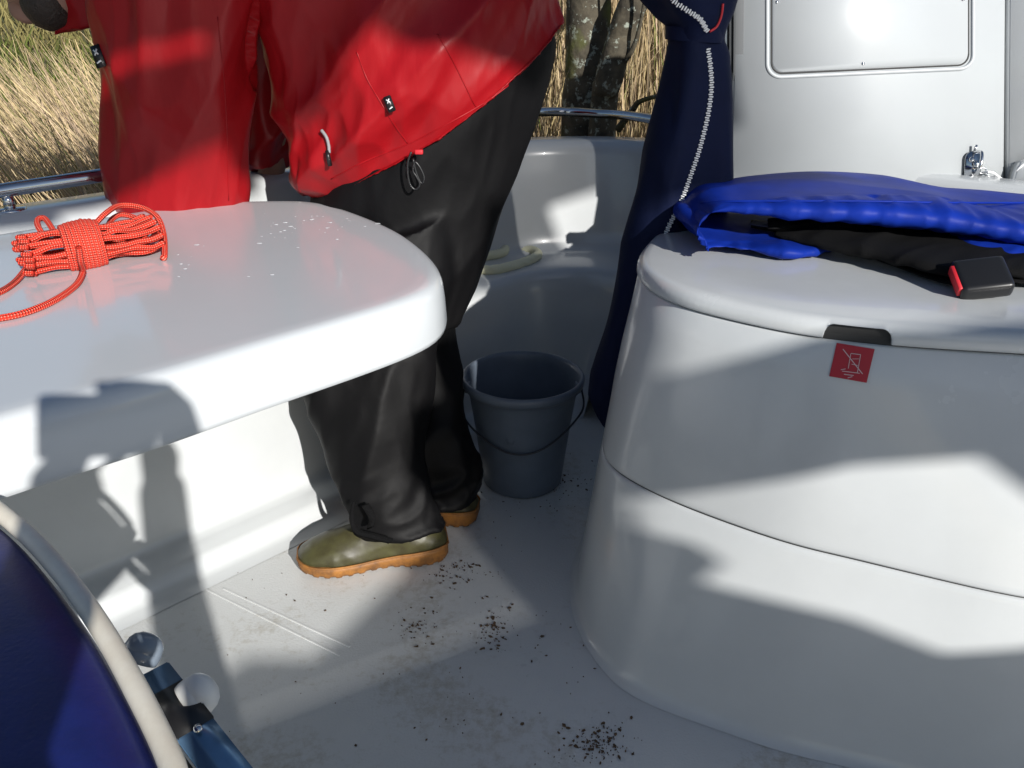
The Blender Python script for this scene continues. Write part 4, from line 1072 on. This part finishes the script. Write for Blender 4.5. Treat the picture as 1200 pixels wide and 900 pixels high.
# hem drawcord loop with cordlock
c0 = ony(485, 178, 1.44); pr = [ony(u, v, 1.435) for u, v in ((482, 178), (478, 190), (478, 205), (481, 217), (487, 222), (492, 216), (488, 207), (484, 200), (486, 190), (492, 196), (497, 208), (494, 215), (488, 203), (484, 186))]
child('drawcord', tube(catmull(pr, 6), .0020, 8), M['black'], jk)
child('cordlock', joinm([box(ony(491, 178, 1.43), (.014, .010, .008), bev=.002)]), M['redtrim'], jk)

# ------------------------------------------------------------------ unseen sun blockers added behind the photographer, cut to shape the cockpit shade
YC = -0.95
cp = empty('sun_blocker', V(.6, YC, 0), 'unseen screens added behind the camera, cut to shape the cockpit shade', 'sun_blocker')
vm = bpy.data.materials.new('part_clear_blocker_film'); vm.use_nodes = True; vn_ = vm.node_tree  # added blocker film that passes a little sun to lift the shade
_b = vn_.nodes['Principled BSDF']; _b.inputs['Base Color'].default_value = (.25, .27, .30, 1); _b.inputs['Roughness'].default_value = .3
_t = vn_.nodes.new('ShaderNodeBsdfTransparent'); _m = vn_.nodes.new('ShaderNodeMixShader'); _m.inputs[0].default_value = .13
vn_.links.new(_b.outputs[0], _m.inputs[1]); vn_.links.new(_t.outputs[0], _m.inputs[2]); vn_.links.new(_m.outputs[0], vn_.nodes['Material Output'].inputs[0])
def screen(name, pts, label=None):
    v_ = name in ('blocker_transom', 'blocker_floor', 'blocker_bench')
    me_ = ngon_prism([sunpt(a, b, YC) for a, b in pts], V(0, -.004, 0))
    if v_:
        q_ = [sunpt(a, b, YC) for a, b in pts]; me_ = mesh('film', q_, [tuple(range(len(q_)))])
    o_ = child(name, me_, vm if v_ else M['sun_blocker'], cp, smooth=False)
    return o_
screen('blocker_jacket', [(0, .575), (0, .98), (.5, .98), (.6, .80), (1.0, .80), (1.0, .62), (.86, .50), (.80, .42), (.74, .435), (.66, .46), (.56, .485), (.50, .53), (.455, .50), (.43, .43), (.421, .43), (.421, .548), (.27, .548), (.26, .57)])
screen('blocker_sleeve', [(0, .37), (0, .552), (.42, .552), (.42, .435), (.38, .44), (.372, .392), (.295, .392), (.285, .435), (.19, .408), (.05, .375)])
screen('blocker_far_leg', [(.50, -.10), (.599, -.10), (.599, -.318), (.56, -.33), (.47, -.22)])
screen('blocker_coaming', [(-.30, .335), (-.002, .35), (-.002, .42), (-.30, .42)])
screen('blocker_head', [(-.22, .72), (-.002, .72), (-.002, .96), (-.22, .96)])
screen('blocker_bench', [(.70, .112), (.855, .112), (.855, .25), (.70, .25)])
screen('blocker_bucket', [(.60, -.108), (.66, -.118), (.742, -.107), (.742, .02), (.60, .02)])
screen('blocker_transom', [(.86, .60), (.86, .112), (.915, .112), (.925, .175), (1.0, .18), (1.225, .14), (1.168, .318), (1.315, .338), (1.315, .60)])
screen('blocker_floor', [(-.02, -.47), (.12, -.447), (.215, -.469), (.279, -.454), (.434, -.412), (.50, -.36), (.598, -.32), (.598, -.50), (-.02, -.50)])
screen('blocker_floor_low', [(-.02, -.502), (.598, -.502), (.598, -.95), (-.02, -.95)])
screen('blocker_console_band', [(.60, -.11), (.66, -.12), (.746, -.109), (.844, -.083), (.90, -.088), (.95, -.10), (1.3, -.13), (1.3, -.39), (1.03, -.36), (.976, -.278), (.869, -.268), (.80, -.283), (.731, -.300), (.60, -.305)])
screen('blocker_console_low', [(.60, -.306), (.707, -.312), (.707, -.35), (.745, -.372), (.762, -.40), (.738, -.43), (.858, -.49), (.93, -.546), (1.3, -.53), (1.3, -.95), (.60, -.95)])

# ------------------------------------------------------------------ the photographer (behind the lens, throws the shadow on the table)
cb = box(CAM + V(.0, -.022, .0), (.108, .024, .062), rot=Matrix.Rotation(-PITCH, 3, 'X'), bev=.004)
cmr = link('compact_camera', cb, M['camera_body']); tag(rec(cmr, CAM + V(0, -.022, 0)), 'small dark compact camera held up by the photographer', 'camera')
verts = [(V(-.24, -.55, .18), .14)]; edges = []
sh2 = V(-.20, -.52, .72)
c_ = chain(verts, edges, 0, [(V(-.24, -.56, .40), .16), (V(-.22, -.54, .60), .16), (sh2, .08)])
hd2 = V(-.22, -.45, .93)
chain(verts, edges, c_, [(V(-.25, -.50, .79), .055), (hd2, .06)])
wR = V(.126, -.09, .955)
k = chain(verts, edges, c_, [(V(-.08, -.50, .70), .055), (V(.22, -.34, .62), .045), (wR + V(.005, -.03, -.07), .030), (wR, .036)])
hand_chains(verts, edges, k, wR + V(-.005, .0, .0), V(-.15, .22, .95).normalized(), V(.95, .1, .1).normalized(), .42)
wL = V(-.03, -.09, .895)
k = chain(verts, edges, c_, [(V(-.44, -.50, .70), .055), (V(-.26, -.36, .62), .045), (wL + V(-.03, -.04, -.06), .036), (wL, .036)])
hand_chains(verts, edges, k, wL, V(.1, .2, .95).normalized(), V(-.9, .1, .1).normalized(), .42)
for sx in (-.1, .1): chain(verts, edges, 0, [(V(-.30 + sx, -.50, .14), .08), (V(-.28 + sx * 1.8, -.12, .09), .06), (V(-.30 + sx * 1.5, -.50, .06), .045), (V(-.30 + sx * 1.5, -.62, .04), .03)])
ph_ = joinm([body_mesh(verts, edges)] + head_feature(hd2, V(.2, .95, 0).normalized(), V(0, 0, 1)))
pg = link('person', remesh(ph_, .0055, 2), M['skin']); rec(pg, V(-.30, -.55, 0))
tag(pg, 'photographer in dark clothing kneeling on the deck with a camera held out', 'person')
shirt = [(V(-.24, -.55, .10), .20), (V(-.24, -.56, .40), .21), (V(-.22, -.54, .62), .21), (V(-.20, -.52, .76), .12)]
sm = remesh(body_mesh(shirt + [(V(-.08, -.50, .70), .075), (V(.22, -.34, .62), .056), (V(.135, -.12, .90), .044), (V(-.44, -.50, .70), .075), (V(-.26, -.36, .62), .062), (V(-.06, -.14, .82), .055)], [(0, 1), (1, 2), (2, 3), (3, 4), (4, 5), (5, 6), (3, 7), (7, 8), (8, 9)]), .009, 3)
child('sweater', sm, M['navy'], pg)
child('trousers', remesh(body_mesh([(V(-.30, -.55, .16), .17), (V(-.40, -.50, .14), .10), (V(-.46, -.10, .10), .08), (V(-.45, -.60, .06), .055), (V(-.20, -.50, .14), .10), (V(-.10, -.10, .10), .08), (V(-.15, -.60, .06), .055)], [(0, 1), (1, 2), (2, 3), (0, 4), (4, 5), (5, 6)]), .009, 3), M['trouser'], pg)
hm_ = blob(hd2 - V(0, .02, 0) + V(0, 0, .025), .086, .096, .105, V(0, 1, 0), V(0, 0, 1)); child('hair', hm_, M['hair'], pg)
